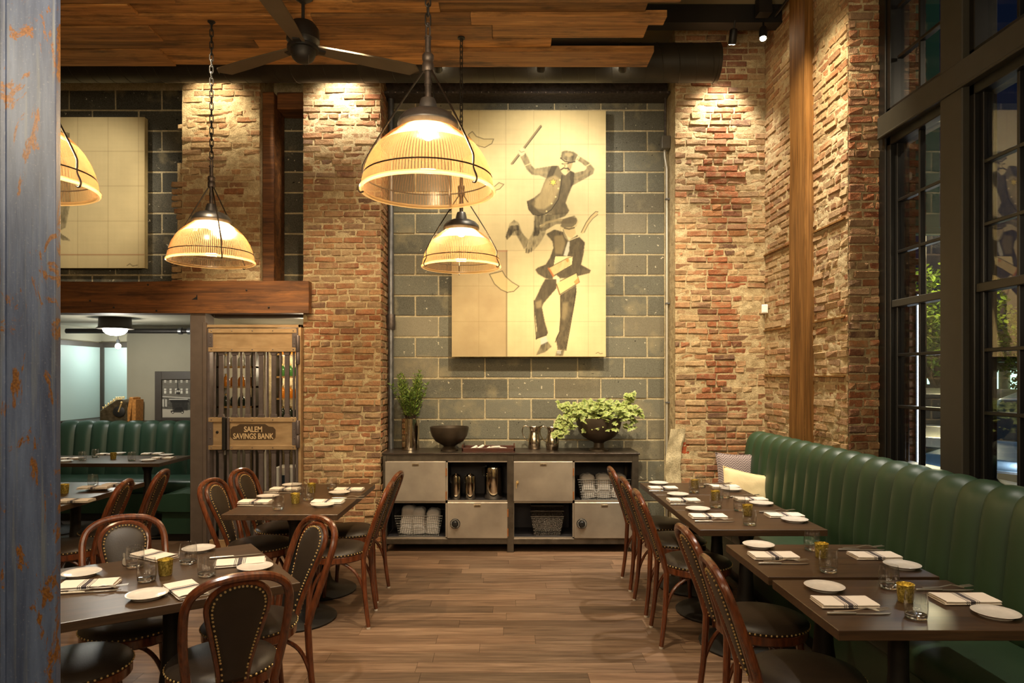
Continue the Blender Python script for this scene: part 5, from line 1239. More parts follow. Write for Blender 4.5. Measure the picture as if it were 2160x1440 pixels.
# ------------------------------------------------------------------ paintings (painted canvases: flat colour on a fine grid of vertices)
class Canvas:
    def __init__(s, x0, y0, x1, y1, base, seed=0, res=1.0):
        s.x0, s.y0 = x0, y0; s.w = int((x1-x0)*res)+1; s.h = int((y1-y0)*res)+1; s.res = res
        s.X, s.Y = np.meshgrid(np.linspace(x0, x1, s.w), np.linspace(y0, y1, s.h)); s.rng = np.random.RandomState(seed)
        s.im = np.ones((s.h, s.w, 3))*np.array(base[:3])
    def fbm(s, sx, sy, oct=4):
        out = np.zeros((s.h, s.w)); amp = 1.0; tot = 0
        for o in range(oct):
            gw, gh = int(s.w/s.res/sx)+3, int(s.h/s.res/sy)+3; g = s.rng.rand(gh, gw)
            fx = (s.X-s.x0)/sx; fy = (s.Y-s.y0)/sy; ix = fx.astype(int); iy = fy.astype(int); tx = fx-ix; ty = fy-iy; tx = tx*tx*(3-2*tx); ty = ty*ty*(3-2*ty)
            v = (g[iy, ix]*(1-tx)+g[iy, ix+1]*tx)*(1-ty)+(g[iy+1, ix]*(1-tx)+g[iy+1, ix+1]*tx)*ty
            out += v*amp; tot += amp; amp *= .55; sx = max(1.2, sx/2); sy = max(1.2, sy/2)
        return out/tot
    def blend(s, m, c): s.im = s.im*(1-m[..., None])+np.array(c[:3])*m[..., None]
    def poly(s, pts, c, a=1.0, tex=None, soft=0):
        P = np.array(pts); inside = np.zeros((s.h, s.w), bool); n = len(P)
        for i in range(n):
            x1, y1 = P[i]; x2, y2 = P[(i+1) % n]
            if y1 == y2: continue
            cond = ((s.Y < y1) != (s.Y < y2)) & (s.X < (x2-x1)*(s.Y-y1)/(y2-y1)+x1); inside ^= cond
        m = inside.astype(float)
        for _ in range(int(soft*s.res)): m = (m+np.roll(m, 1, 0)+np.roll(m, -1, 0)+np.roll(m, 1, 1)+np.roll(m, -1, 1))/5
        s.blend(np.clip(m*a*(tex if tex is not None else 1), 0, 1), c)
    def line(s, pts, wd, c, a=1.0, tex=None):
        m = np.zeros((s.h, s.w))
        for (x1, y1), (x2, y2) in zip(pts[:-1], pts[1:]):
            dx, dy = x2-x1, y2-y1; L = max(1e-6, dx*dx+dy*dy); t = np.clip(((s.X-x1)*dx+(s.Y-y1)*dy)/L, 0, 1)
            d = np.hypot(s.X-x1-t*dx, s.Y-y1-t*dy); m = np.maximum(m, np.clip(1-(d-wd/2)/.8, 0, 1))
        s.blend(np.clip(m*a*(tex if tex is not None else 1), 0, 1), c)
    def mesh(s, name, d, mat):
        """vertical grid at distance d facing the room; picture pixels become metres at that distance"""
        xs_ = (s.X-PX)*d/F; zs_ = CH-(s.Y-PY)*d/F; v = np.stack([xs_, np.zeros_like(xs_), zs_], -1).reshape(-1, 3)
        idx = np.arange(s.h*s.w).reshape(s.h, s.w); q = np.stack([idx[1:, :-1], idx[1:, 1:], idx[:-1, 1:], idx[:-1, :-1]], -1).reshape(-1, 4)
        me = bpy.data.meshes.new(name); me.vertices.add(len(v)); me.vertices.foreach_set('co', v.ravel()); me.loops.add(q.size); me.loops.foreach_set('vertex_index', q.ravel())
        me.polygons.add(len(q)); me.polygons.foreach_set('loop_start', np.arange(0, q.size, 4)); me.polygons.foreach_set('loop_total', np.full(len(q), 4)); me.update(); me.validate()
        me.materials.append(mat); set_cols(me, s.im.reshape(-1, 3)); return me
CB, CDK, CMD, CLT = S(190, 173, 128), S(50, 43, 31), S(90, 79, 57), S(196, 178, 128)
def aged(cv, amt=.16):
    f = cv.fbm(60, 60, 5); cv.im *= (1-amt/2+amt*f)[..., None]; g = cv.fbm(90, 4, 3); h = cv.fbm(4, 90, 3); cv.im *= (.94+.06*g+.06*h)[..., None]
A = lambda x, y: (940+x/5.334, 220+y/5.334)
B = lambda x, y: (940+x/5.143, 480+y/5.143)
px0, py0, px1, py1 = 953, 233, 1278, 752
cv = Canvas(px0, py0, px1, py1, CB, 3, 1.0); aged(cv, .36)
ed = np.minimum.reduce([cv.X-px0, px1-cv.X, cv.Y-py0, py1-cv.Y]); cv.blend(np.clip(1-ed/16, 0, 1)*.18*cv.fbm(10, 10), S(120, 96, 56))
cv.poly([(953, 531), (1069, 531), (1069, 752), (953, 752)], S(150, 128, 92), .75, .55+.7*cv.fbm(40, 40)); cv.line([(1069, 528), (1069, 752)], 1.2, S(84, 68, 44), .8); cv.line([(953, 529), (1069, 529)], 2.6, S(150, 96, 70), .7)
for x in (1010, 1067, 1126, 1182, 1241): cv.line([(x, 234), (x, 751)], .5, S(120, 100, 66), .38)
for y in (304, 378, 453, 528, 603, 678): cv.line([(954, y), (1277, y)], .5, S(120, 100, 66), .38)
tx = .8+.7*cv.fbm(5, 16, 3)-.25; tx2 = .5+1.0*cv.fbm(4, 10, 3)-.3
def Pa(l): return [A(*p) for p in l]
def Pb(l): return [B(*p) for p in l]
# smoke-like charcoal halo, floating sheets
for pts in (Pa([(255, 340), (300, 305), (345, 360), (430, 390), (540, 390), (520, 440), (440, 485), (380, 470), (310, 440)]), Pa([(520, 950), (600, 880), (655, 900), (610, 950), (540, 975)])):
    cv.poly(pts, S(176, 156, 104), .5); cv.line(pts+pts[:1], 1.0, CDK, .75)
sheet = Pb([(475, 505), (540, 490), (615, 470), (650, 530), (720, 590), (797, 635), (740, 690), (670, 702), (600, 672), (530, 610)]); cv.poly(sheet, S(186, 166, 112), .6); cv.line(sheet+sheet[:1], 1.0, CDK, .8)
# --- constable: raised leg, thighs, boots
leg = Pa([(1000, 1250), (1220, 1230), (1380, 1215), (1340, 1260), (1200, 1310), (1060, 1360), (1060, 1440), (1040, 1480), (990, 1480)]); cv.poly(leg, CDK, .86, tx, 1)
cv.poly(Pb([(960, 0), (1095, 0), (1080, 70), (1020, 175), (950, 250), (880, 282), (860, 235), (890, 150), (935, 70)]), CDK, .72, tx2, 1)
cv.poly(Pb([(740, 20), (800, 15), (850, 80), (900, 130), (880, 200), (850, 235), (815, 160), (760, 70)]), CDK, .75, tx, 1)
cv.poly(Pb([(700, -20), (790, -30), (800, 20), (745, 40), (700, 100), (665, 135), (650, 100), (665, 45)]), CDK, .88, tx, 1)
cv.poly(Pa([(720, 1340), (770, 1298), (820, 1330), (860, 1440), (840, 1475), (700, 1475), (700, 1400)]), CDK, .72, tx2, 1)
for q in ((880, 230, 870, 270), (905, 235, 900, 275), (930, 225, 930, 262)): cv.line([B(q[0], q[1]), B(q[2], q[3])], 1.2, S(40, 34, 24), .7)
# --- constable: coat
torso = Pa([(1190, 690), (1270, 690), (1310, 770), (1345, 800), (1400, 745), (1450, 770), (1440, 880), (1405, 960), (1370, 1050), (1350, 1110), (1392, 1195), (1370, 1228), (1230, 1240), (1120, 1232), (1050, 1252), (985, 1238), (935, 1180), (918, 1090), (990, 1052), (1068, 990), (1108, 880), (1135, 820)])
cv.poly(torso, CMD, .9, None, 1)
cv.poly(Pa([(1300, 790), (1345, 800), (1400, 745), (1450, 770), (1440, 880), (1405, 960), (1370, 1050), (1350, 1110), (1392, 1195), (1370, 1228), (1230, 1240), (1205, 1180), (1270, 1065), (1300, 900)]), CDK, .55, tx2, 2)
cv.poly(Pa([(1135, 840), (1230, 800), (1290, 840), (1275, 960), (1200, 1120), (1110, 1180), (1010, 1170), (960, 1120), (1060, 1020)]), S(170, 150, 104), .62, tx, 5)
cv.poly(Pa([(918, 1090), (990, 1052), (1010, 1090), (1000, 1150), (1050, 1210), (1120, 1230), (1050, 1252), (985, 1238), (935, 1180)]), CDK, .65, tx, 2)
cv.line(Pa([(1310, 800), (1300, 900), (1270, 1065), (1190, 1185), (1115, 1235), (1045, 1252), (985, 1240), (935, 1180), (918, 1090)]), 1.3, S(40, 34, 24), .8)
for q in ((1285, 850), (1268, 945), (1238, 1040), (1192, 1115), (1135, 1202)): cv.line([A(*q), A(q[0]+1, q[1]+1)], 2.4, S(206, 186, 130), .9)
# arms
la = Pa([(1260, 690), (1180, 695), (1060, 715), (1005, 722), (968, 690), (930, 600), (890, 535), (838, 565), (848, 605), (880, 670), (918, 742), (970, 792), (1060, 800), (1130, 832), (1210, 800)]); cv.poly(la, CDK, .76, tx, 1); cv.poly(Pa([(1160, 760), (1060, 750), (980, 735), (930, 660), (900, 590), (880, 610), (930, 720), (985, 770), (1080, 785)]), S(150, 132, 92), .35, None, 2)
ra = Pa([(1400, 745), (1455, 770), (1560, 745), (1592, 712), (1530, 660), (1470, 622), (1492, 578), (1535, 600), (1622, 660), (1676, 728), (1660, 782), (1560, 842), (1450, 900), (1405, 930)]); cv.poly(ra, CDK, .74, tx, 1); cv.line(Pa([(1505, 610), (1560, 650), (1630, 730), (1560, 790), (1470, 830)]), 3.4, S(140, 122, 86), .4)
for ln in ([(895, 690), (955, 665)], [(1480, 640), (1510, 590)], [(1575, 700), (1625, 670)]): cv.line(Pa(ln), 1.6, S(190, 172, 122), .7)
# hands, baton
cv.line(Pa([(745, 668), (830, 560), (1070, 245)]), 4.2, S(120, 106, 76), .95); cv.line(Pa([(760, 668), (880, 512), (1078, 252)]), 1.2, CDK, .8)
cv.poly(Pa([(825, 520), (860, 482), (895, 500), (890, 560), (850, 585), (822, 560)]), S(196, 178, 136), .95, None, 1); cv.line(Pa([(830, 520), (850, 540), (885, 530)]), .9, CDK, .6)
cv.poly(Pa([(1455, 570), (1490, 560), (1500, 600), (1470, 620), (1448, 605)]), S(190, 170, 126), .9, None, 1)
# head and cap
cv.poly(Pa([(1290, 640), (1400, 640), (1432, 660), (1405, 738), (1350, 776), (1302, 752), (1285, 690)]), S(184, 164, 116), .95, None, 1); cv.poly(Pa([(1370, 645), (1432, 655), (1405, 738), (1370, 765)]), CMD, .6, tx, 2)
cv.poly(Pa([(1308, 532), (1350, 518), (1440, 533), (1492, 568), (1470, 602), (1455, 642), (1400, 656), (1320, 615), (1294, 604)]), CDK, .88, tx, 1); cv.poly(Pa([(1345, 545), (1420, 545), (1440, 570), (1390, 595), (1340, 575)]), S(160, 142, 98), .6, None, 2)
cv.line(Pa([(1294, 605), (1340, 640), (1400, 656), (1455, 645)]), 1.8, S(34, 28, 20), .9); cv.line(Pa([(1298, 735), (1330, 715), (1352, 722), (1375, 718), (1392, 738)]), 2.2, S(50, 42, 30), .9); cv.line(Pa([(1345, 660), (1340, 700)]), 1.2, CMD, .8)
cv.line(Pa([(1310, 668), (1328, 672)]), 1.4, CDK, .9); cv.line(Pa([(1362, 668), (1385, 665)]), 1.4, CDK, .9)
star = [A(1210+(48 if k % 2 == 0 else 22)*math.sin(k*PI/6), 876-(48 if k % 2 == 0 else 22)*math.cos(k*PI/6)) for k in range(12)]; cv.poly(star, S(206, 180, 84), .95); cv.line(star+star[:1], .7, CMD, .7)
# --- man below with papers
jk = Pb([(1090, 70), (1180, 20), (1290, 50), (1335, 140), (1430, 80), (1512, 160), (1492, 290), (1465, 400), (1520, 430), (1575, 462), (1562, 492), (1440, 522), (1300, 545), (1130, 560), (1080, 548), (1000, 500), (972, 455), (1000, 432), (1085, 400), (1130, 330), (1170, 220), (1160, 150)])
cv.poly(jk, CMD, .92, None, 1); cv.poly(jk, CDK, .75, tx2, 1); cv.poly(Pb([(1180, 90), (1270, 80), (1300, 170), (1260, 290), (1190, 280), (1180, 190)]), S(160, 140, 96), .45, None, 5)
cv.poly(Pa([(1050, 1380), (1120, 1320), (1240, 1290), (1330, 1290), (1450, 1250), (1480, 1290), (1440, 1340), (1330, 1340), (1240, 1350), (1120, 1420), (1070, 1430)]), CMD, .9, tx, 1); cv.line(Pa([(1070, 1375), (1130, 1330), (1250, 1300), (1340, 1300)]), 4, S(170, 150, 104), .45)
cv.poly(Pa([(1300, 1330), (1320, 1290), (1400, 1265), (1470, 1280), (1492, 1320), (1470, 1370), (1400, 1395), (1330, 1400), (1292, 1385)]), CMD, .9, None, 1); cv.line(Pa([(1292, 1380), (1340, 1405), (1420, 1395), (1475, 1350), (1490, 1310)]), 2.2, S(186, 168, 120), .8)
cv.poly(Pb([(1280, 0), (1400, 0), (1415, 60), (1370, 115), (1330, 100), (1285, 40)]), S(176, 156, 110), .95, None, 1); cv.line(Pb([(1290, 5), (1340, 15), (1395, 0)]), 2.6, CDK, .8)
cv.line(Pb([(1275, 20), (1300, 100), (1335, 145), (1430, 105), (1500, 50), (1525, 0)]), 2.0, S(186, 170, 126), .95); cv.line(Pb([(1275, 20), (1300, 100), (1335, 150), (1430, 112)]), .8, CDK, .8)
cv.line(Pa([(1540, 1440), (1590, 1340), (1640, 1270), (1700, 1225)]), 4.5, S(176, 156, 108), .95); cv.line(Pa([(1525, 1440), (1580, 1330), (1630, 1260), (1690, 1205), (1715, 1210)]), 1.0, CDK, .8); cv.line(Pa([(1560, 1440), (1605, 1350), (1655, 1285), (1712, 1240)]), 1.0, CDK, .7)
cv.poly(Pb([(1325, 150), (1345, 150), (1340, 250), (1318, 312), (1280, 300), (1300, 230)]), S(186, 180, 156), .9, None, 1)
cv.poly(Pb([(1190, 310), (1380, 310), (1368, 400), (1175, 510), (1118, 440), (1170, 420)]), S(206, 186, 134), 1, None, 0); cv.poly(Pb([(1118, 435), (1320, 330), (1345, 345), (1360, 400), (1170, 520)]), S(170, 146, 94), .8, tx); cv.line(Pb([(1118, 440), (1190, 560), (1240, 722)]), 3.4, S(160, 96, 50), .8)
cv.poly(Pb([(1200, 600), (1420, 490), (1452, 590), (1240, 725)]), S(190, 168, 114), 1); cv.line(Pb([(1200, 600), (1420, 490), (1452, 590), (1240, 725), (1200, 600)]), 1.1, CDK, .8); cv.poly(Pb([(1390, 590), (1440, 540), (1450, 595), (1410, 615)]), S(190, 112, 50), .7); cv.poly(Pb([(1300, 350), (1335, 330), (1335, 370), (1320, 380)]), S(190, 112, 50), .7)
cv.line(Pb([(1118, 437), (1320, 330), (1380, 312)]), 1.0, CDK, .7)
cv.poly(Pb([(1380, 310), (1470, 200), (1500, 260), (1470, 400), (1420, 470), (1290, 545), (1225, 520), (1370, 420)]), CMD, .95, None, 1); cv.poly(Pb([(1380, 310), (1470, 200), (1500, 260), (1470, 400), (1420, 470), (1290, 545), (1225, 520), (1370, 420)]), CDK, .6, tx2, 1)
cv.poly(Pb([(1165, 540), (1200, 515), (1238, 545), (1235, 590), (1195, 612), (1162, 585)]), S(204, 186, 140), 1, None, 1)
# trousers and shoes
cv.poly(Pb([(1080, 560), (1200, 560), (1200, 660), (1130, 740), (1062, 820), (1045, 860), (1075, 1020), (1110, 1140), (1095, 1165), (980, 1205), (990, 1100), (965, 900), (960, 800), (1000, 720), (1040, 630)]), CMD, .9, None, 1)
cv.poly(Pb([(1080, 560), (1200, 560), (1200, 660), (1130, 740), (1062, 820), (1045, 860), (1075, 1020), (1110, 1140), (1095, 1165), (980, 1205), (990, 1100), (965, 900), (960, 800), (1000, 720), (1040, 630)]), CDK, .72, tx, 1); cv.poly(Pb([(975, 810), (1040, 780), (1040, 860), (985, 880)]), S(160, 142, 100), .45, None, 5)
cv.poly(Pb([(1245, 730), (1415, 620), (1420, 700), (1400, 820), (1370, 960), (1340, 1120), (1305, 1320), (1215, 1315), (1195, 1200), (1235, 1130), (1245, 980)]), CMD, .9, None, 1); cv.poly(Pb([(1245, 730), (1415, 620), (1420, 700), (1400, 820), (1370, 960), (1340, 1120), (1305, 1320), (1215, 1315), (1195, 1200), (1235, 1130), (1245, 980)]), CDK, .78, tx2, 1)
cv.poly(Pb([(1270, 820), (1330, 800), (1330, 900), (1290, 1010), (1262, 980)]), S(150, 133, 94), .4, None, 6)
for ln in ([(960, 790), (965, 960), (985, 1210)], [(1245, 740), (1250, 960), (1235, 1130), (1190, 1240)], [(1415, 660), (1385, 880), (1345, 1110), (1305, 1325)], [(980, 1205), (1095, 1165)], [(1215, 1318), (1308, 1328)]): cv.line(Pb(ln), 1.2, S(44, 36, 24), .85)
cv.poly(Pb([(1028, 1205), (1090, 1175), (1110, 1240), (1060, 1275), (1030, 1265)]), S(176, 172, 156), .9); cv.poly(Pb([(1035, 1270), (1110, 1235), (1150, 1290), (1080, 1350), (980, 1385), (1000, 1340)]), CDK, .85, tx, 1); cv.poly(Pb([(1205, 1335), (1290, 1330), (1275, 1390), (1190, 1392)]), CDK, .8, tx, 1); cv.poly(Pb([(1205, 1330), (1250, 1328), (1250, 1370), (1205, 1365)]), S(160, 156, 140), .7)
cv.line([(1257, 745), (1262, 743), (1266, 746), (1271, 745)], .8, CDK, .7)
yp = 6.60; big = thing('tall_painting', 'tall sepia painting of two tumbling men on the block wall', 'painting', (XA(1115, yp), yp, 2.99)); L_ = Vector((-XA(1115, yp), 0, -2.99))
o = obj('painted_face', cv.mesh('painted_face', yp, MT['print_paint']), big, L_)
o = MB().box(XA(px0, yp)+L_.x, XA(px1, yp)+L_.x, .003, .06, ZA(py1, yp)+L_.z, ZA(py0, yp)+L_.z).build('panel', MT['canvas_edge'], big, None)
mb = MB(); mb.box(-.5, .5, .06, .125, -.9, -.85); mb.box(-.5, .5, .06, .125, .85, .9); mb.build('hanging_cleat', MT['trim_dark'], big, None)
# second painting, left
cv = Canvas(30, 247, 305, 565, CB, 9, .8); aged(cv, .26); tx = .55+.9*cv.fbm(5, 12, 3)-.25
for x in (100, 164, 228, 292): cv.line([(x, 248), (x, 564)], .6, S(120, 100, 66), .4)
for y in (319, 392, 466, 538): cv.line([(31, y), (304, y)], .6, S(120, 100, 66), .4)
cv.line([(31, 537), (304, 537)], 1.6, S(150, 96, 60), .55); cv.blend(np.clip((cv.X-290)/15, 0, 1)*.3, S(130, 104, 64))
cv.poly([(104, 282), (130, 278), (147, 280), (146, 293), (130, 298), (100, 296)], CDK, .8, tx, 1); cv.line([(96, 300), (148, 300)], 2.2, CDK, .85); cv.poly([(104, 300), (140, 300), (142, 318), (130, 330), (108, 326)], S(190, 170, 120), .9); cv.line([(140, 322), (150, 330), (156, 326), (157, 340), (146, 345)], 2.0, S(176, 164, 130), .9)
cv.poly([(70, 330), (128, 330), (146, 350), (150, 420), (138, 480), (100, 500), (60, 480)], CDK, .75, tx, 2); cv.poly([(120, 486), (131, 494), (146, 504), (148, 508), (130, 506)], CDK, .85, tx); cv.line([(268, 560), (274, 556), (280, 561), (290, 559)], .9, CDK, .7)
p2 = thing('wide_painting', 'sepia painting at upper left, half hidden by the steel column', 'painting', (XA(170, yp), yp, 3.4)); L_ = Vector((-XA(170, yp), 0, -3.4)); obj('painted_face', cv.mesh('painted_face', yp, MT['print_paint']), p2, L_)
MB().box(XA(30, yp)+L_.x, XA(305, yp)+L_.x, .003, .06, ZA(565, yp)+L_.z, ZA(247, yp)+L_.z).build('panel', MT['canvas_edge'], p2, None); MB().box(-.4, .4, .06, .125, .4, .45).build('hanging_cleat', MT['trim_dark'], p2, None)
# framed street photograph on the ledge
ya_ = 8.47; cv = Canvas(340, 800, 430, 880, S(150, 146, 136), 5, 2.0); g_, k_, w_ = S(60, 58, 52), S(34, 32, 30), S(206, 202, 190)
cv.poly([(340, 800), (430, 800), (430, 842), (340, 836)], S(96, 92, 84), .95, .8+.4*cv.fbm(8, 3)); cv.poly([(340, 836), (430, 842), (430, 868), (340, 862)], S(72, 70, 64), .95, .7+.6*cv.fbm(5, 5)); cv.poly([(340, 862), (430, 866), (430, 880), (340, 880)], S(170, 164, 150), .95)
for i in range(7):
    for j, y in enumerate((801, 819)):
        x = 346+i*11.5; cv.poly([(x, y), (x+4.5, y+.3), (x+4.5, y+(6 if j == 0 else 11)), (x, y+(6 if j == 0 else 11))], w_, .85); cv.line([(x, y+4), (x+4.5, y+4)], .6, g_, .8)
cv.line([(340, 836), (430, 841)], 1.2, w_, .7); cv.poly([(357, 842), (395, 842), (400, 848), (360, 849)], k_, .95); cv.line([(357, 842), (395, 842)], 1.0, w_, .8); cv.poly([(362, 849), (396, 848), (396, 866), (364, 866)], k_, .8)
for x in (342, 348): cv.poly([(x, 842), (x+4, 842), (x+4, 858), (x, 857)], w_, .6)
cv.poly([(371, 822), (376, 818), (380, 824), (379, 832), (371, 831)], k_, .9); cv.poly([(372.5, 823), (375, 823), (375, 827), (372.5, 827)], w_, .9); cv.poly([(376.5, 823), (378.8, 823), (378.8, 827), (376.5, 827)], w_, .9); cv.line([(374, 800), (375, 822)], 1, k_, .9)
cv.poly([(360, 866), (366, 865), (372, 859), (384, 859), (387, 865), (388, 870), (360, 870)], k_, .95)
for x in (364, 384): cv.line([(x, 869.5), (x+.3, 870)], 4.2, k_, 1); cv.line([(x, 869.5), (x+.2, 869.7)], 2, w_, .8)
fp = thing('framed_photograph', 'black and white street photograph in a wide dark frame', 'picture frame', (XA(380, ya_), ya_, 1.06)); L_ = Vector((-XA(380, ya_), 0, -1.06)); obj('photograph', cv.mesh('photograph', ya_, MT['print_paint']), fp, L_+Vector((0, .004, 0)))
mb = MB(); q = lambda a, b, c, d: mb.box(XA(a, ya_)+L_.x, XA(b, ya_)+L_.x, -.02, .02, ZA(d, ya_)+L_.z, ZA(c, ya_)+L_.z)
q(328, 342, 783, 887); q(430, 444, 783, 887); q(342, 430, 783, 800); q(342, 430, 880, 887); mb.build('frame', MT['trim_dark'], fp, None, .003); MB().box(XA(335, ya_)+L_.x, XA(440, ya_)+L_.x, .012, .026, .02, .56).build('backing', MT['trim_dark'], fp, None)
# ------------------------------------------------------------------ the street outside
ZG = -.25
structure(tag(MB().box(2.9, 40, -10, 60, ZG-.1, ZG).build('ground_street', MT['asphalt'], None, None), 'dark asphalt street outside the windows', None))
structure(tag(MB().box(2.9, 4.6, -6, 30, ZG, ZG+.14).build('ground_pavement', MT['concrete'], None, None), 'concrete pavement outside the windows', None))
structure(MB().box(XW+.16, 2.9, 6.95, 7.1, ZG, 6).build('wall_outer_corner', MT['black_paint'], None, None))
# porch post, brick pier and painted pilaster just outside the glass
pc = thing('porch_post', 'cream wooden post with a small capital outside the first window', 'post', (3.05, 5.30, ZG)); MB().box(-.035, .035, -.05, .05, 0, 6).build('shaft', MT['cream_post'], pc, None, .006); MB().box(-.06, .06, -.08, .08, 3.36, 3.42).build('capital', MT['cream_post'], pc, None, .01)
pc = thing('porch_post', 'cream wooden post with a small capital outside the second window', 'post', (3.05, 4.42, ZG)); MB().box(-.035, .035, -.05, .05, 0, 6).build('shaft', MT['cream_post'], pc, None, .006); MB().box(-.06, .06, -.08, .08, 3.36, 3.42).build('capital', MT['cream_post'], pc, None, .01)
op = thing('brick_buttress', 'narrow red brick buttress outside the first window', 'pier', (3.42, 5.85, ZG)); MB().box(-.2, .10, .02, .4, 0, 6).build('mortar_core', MT['mortar'], op, None)
ob = MB().box(-.09, .09, 0, .03, -.028, .028).mesh('brick', MT['brick'], None, .005)
for j in range(84):
    for i in range(2):
        b = obj('brick', ob, op, (-.15+.19*i-(.09 if j % 2 else 0)+.05, .0, .04+j*.07)); b.color = REDS[(i*3+j*5) % 8]
tp = thing('teal_shutter', 'teal painted shutter hanging outside the first window', 'shutter', (3.66, 5.95, 2.9)); MB().box(-.10, .12, 0, .05, 0, 2.6).build('board', MT['teal_paint'], tp, None, .006); MB().box(-.12, .14, -.03, .05, -.06, .0).build('sill', MT['teal_paint'], tp, None, .006)
ld = thing('light_strip', 'bright white vertical light strip outside the first window', 'light', (3.52, 5.82, .75)); MB().box(-.008, .008, 0, .012, 0, 1.55).build('strip', MT['led_strip'], ld, None); MB().box(-.02, .02, .012, .03, -.02, 1.57).build('channel', MT['black_paint'], ld, None)
# cars
def car(label, loc, rz, paint, lights, suv=True, amber=True):
    c = thing('parked_car', label, 'car', (loc[0], loc[1], ZG), R_(rz), 'parked cars'); hw = .92
    prof = [(-2.25, .45), (-2.25, .85), (-2.1, 1.0), (-1.0, 1.08), (-.35, 1.58), (.3, 1.66), (1.6, 1.64), (2.1, 1.15), (2.25, 1.0), (2.25, .45)]
    mb = MB(); vs = []; n = len(prof); ys = (-1, -.93, .93, 1)
    for k, yy in enumerate(ys):
        for (x, z) in prof:
            tuck = .80 if z > 1.2 else 1; o_ = .88 if abs(yy) == 1 and False else 1; inn = (.06 if abs(yy) == 1 else 0)
            vs.append((x*(1-inn*.3), yy*hw*tuck, z-(.04 if abs(yy) == 1 and z > .6 else 0)))
    fs = [(k*n+i, k*n+(i+1) % n, (k+1)*n+(i+1) % n, (k+1)*n+i) for k in range(3) for i in range(n)]+[tuple(range(n)), tuple(range(3*n, 4*n))]
    mb.add(vs, fs); mb.build('body', MT[paint], c, 50, .03, 2)
    q = lambda nm, pts, mt: MB().add(pts, [tuple(range(len(pts)))]).build(nm, MT[mt], c, None)
    q('windshield', [(-.97, -.70, 1.115), (-.97, .70, 1.115), (-.40, .64, 1.565), (-.40, -.64, 1.565)], 'car_glass'); q('rear_window', [(2.08, -.66, 1.22), (2.08, .66, 1.22), (1.66, .62, 1.61), (1.66, -.62, 1.61)], 'car_glass')
    for s in (-1, 1):
        y = s*.760; q('side_window', [(-.72, y+s*.03, 1.20), (.35, y+s*.03, 1.20), (.35, y-s*.02, 1.56), (-.28, y-s*.02, 1.54)], 'car_glass'); q('side_window', [(.45, y+s*.03, 1.20), (1.7, y+s*.03, 1.20), (1.5, y-s*.02, 1.56), (.45, y-s*.02, 1.56)], 'car_glass')
        for x in (-1.42, 1.42):
            mb = MB(); mb.xf = Matrix.Translation((x, s*.80, .36)) @ Matrix.Rotation(PI/2, 4, 'X'); mb.lathe([(.10, -.12), (.32, -.12), (.36, -.08), (.36, .08), (.32, .12), (.10, .12)], 24); w_ = mb.build('wheel', MT['tyre'], c)
            mb = MB(); mb.xf = Matrix.Translation((x, s*.80, .36)) @ Matrix.Rotation(PI/2, 4, 'X'); mb.lathe([(.22, -.125), (.22, .125)], 20); mb.build('hub_cap', MT['chrome'], w_)
        MB().box(-2.275, -2.2, *sorted((s*.52, s*.86)), .70, .88).build('headlamp', MT['headlight' if lights else 'chrome'], c, None, .02); MB().box(-2.25, -2.1, *sorted((s*.80, s*.925)), .72, .87).build('turn_signal', MT['amber_lamp'], c, None, .02)
        MB().box(2.18, 2.275, *sorted((s*.55, s*.88)), .85, 1.05).build('tail_lamp', MT['tail_light'], c, None, .02); MB().box(-.78, -.62, *sorted((s*.92, s*1.10)), 1.08, 1.22).build('mirror', MT[paint], c, None, .03)
    MB().box(-2.29, -2.2, -.5, .5, .66, .90).build('grille', MT['chrome'], c, None, .02); MB().box(-2.32, -2.15, -.88, .88, .42, .60).build('bumper', MT[paint], c, None, .03); return c
car('blue grey sport utility car with lit headlights close to the second window', (6.85, 8.2), 37, 'car_blue', True)
car('pale beige car parked beyond the first window', (7.3, 11.35), 37, 'car_beige', False)
car('silver car with red tail lamp parked across the street', (11.0, 19.2), 2, 'car_silver', False)
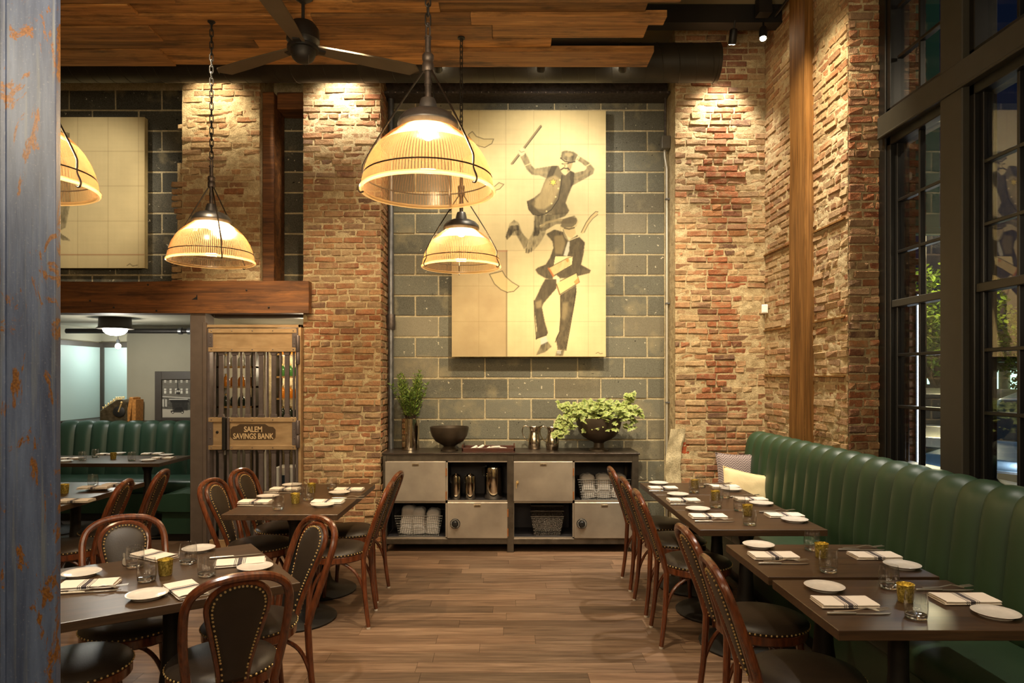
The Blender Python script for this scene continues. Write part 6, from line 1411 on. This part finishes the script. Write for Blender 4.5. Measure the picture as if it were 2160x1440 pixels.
# trees and far storefront
def tree(label, x, y, h, r, seed):
    t_ = thing('street_tree', label, 'tree', (x, y, ZG), 0, 'street trees'); rt = random.Random(seed); mb = MB(); mb.tube([(0, 0, 0), (.05, 0, h*.3), (0, .05, h*.6)], [.14, .11, .06], 8)
    for k in range(6): a = rt.uniform(0, 6.28); mb.tube([(0, 0, h*.35), (r*.5*math.cos(a), r*.5*math.sin(a), h*.7)], [.05, .02], 5)
    mb.build('trunk', MT['bark'], t_); sp_ = []
    for k in range(4200):
        u = rt.gauss(0, 1), rt.gauss(0, 1), rt.gauss(0, 1); q = Vector(u).normalized()*r*rt.random()**.4; q.z = q.z*.9+h*.72; g = rt.random(); cc = S(70+50*g, 96+44*g, 34)
        sp_.append((q, Vector((rt.uniform(-1, 1), rt.uniform(-1, 1), rt.uniform(-.8, .5))), Vector((rt.uniform(-1, 1), rt.uniform(-1, 1), 1)), rt.uniform(.09, .16), rt.uniform(.05, .09), cc, cc))
    leaves('foliage', t_, sp_, MT['far_leaf'])['kind'] = 'stuff'
tree('leafy street tree seen through the first window', 9.6, 15.2, 4.3, 1.4, 1); tree('leafy street tree left of the second window posts', 12.1, 13.0, 3.1, 1.2, 2); tree('leafy street tree at the right edge of the view outside', 13.3, 16.2, 3.6, 1.5, 3)
sf = thing('storefront', 'low lit storefront across the street', 'building', (16, 26, ZG)); MB().box(-5, 9, 0, 4, 0, 3.6).build('wall', MT['plaster_upper'], sf, None); MB().box(-5.2, 9.2, -1.2, 0, 2.4, 2.6).build('awning', MT['trim_dark'], sf, None)
for i in range(7): w_ = MB().box(-4.4+i*1.9, -3.0+i*1.9, -.06, 0, .7, 2.1).build('window', MT['shop_glow'], sf, None); MB().box(-3.72+i*1.9, -3.68+i*1.9, -.09, -.06, .7, 2.1).build('mullion', MT['trim_dark'], w_, None)
point('street_lamp', (8.5, 13.5, 4.4), 300*LK, (1, .86, .5), .25); point('street_lamp', (4.6, 7.4, 4.8), 420*LK, (.85, .95, 1), .25)
point('porch_fill', (3.35, 3.7, 3.9), 5*LK, WARM2, .06)  # added unseen fill for the cream post, no lamp stands here
sl = thing('street_lamp', 'tall dark street lamp beyond the parked cars', 'street lamp', (8.5, 13.9, ZG)); MB().lathe([(.09, 0), (.06, .3), (.045, 5.2)], 12).build('pole', MT['black_iron'], sl); MB().lathe([(.04, 5.2), (.22, 5.1), (.20, 5.05), (1e-4, 5.04)], 16).build('lantern', MT['black_iron'], sl)
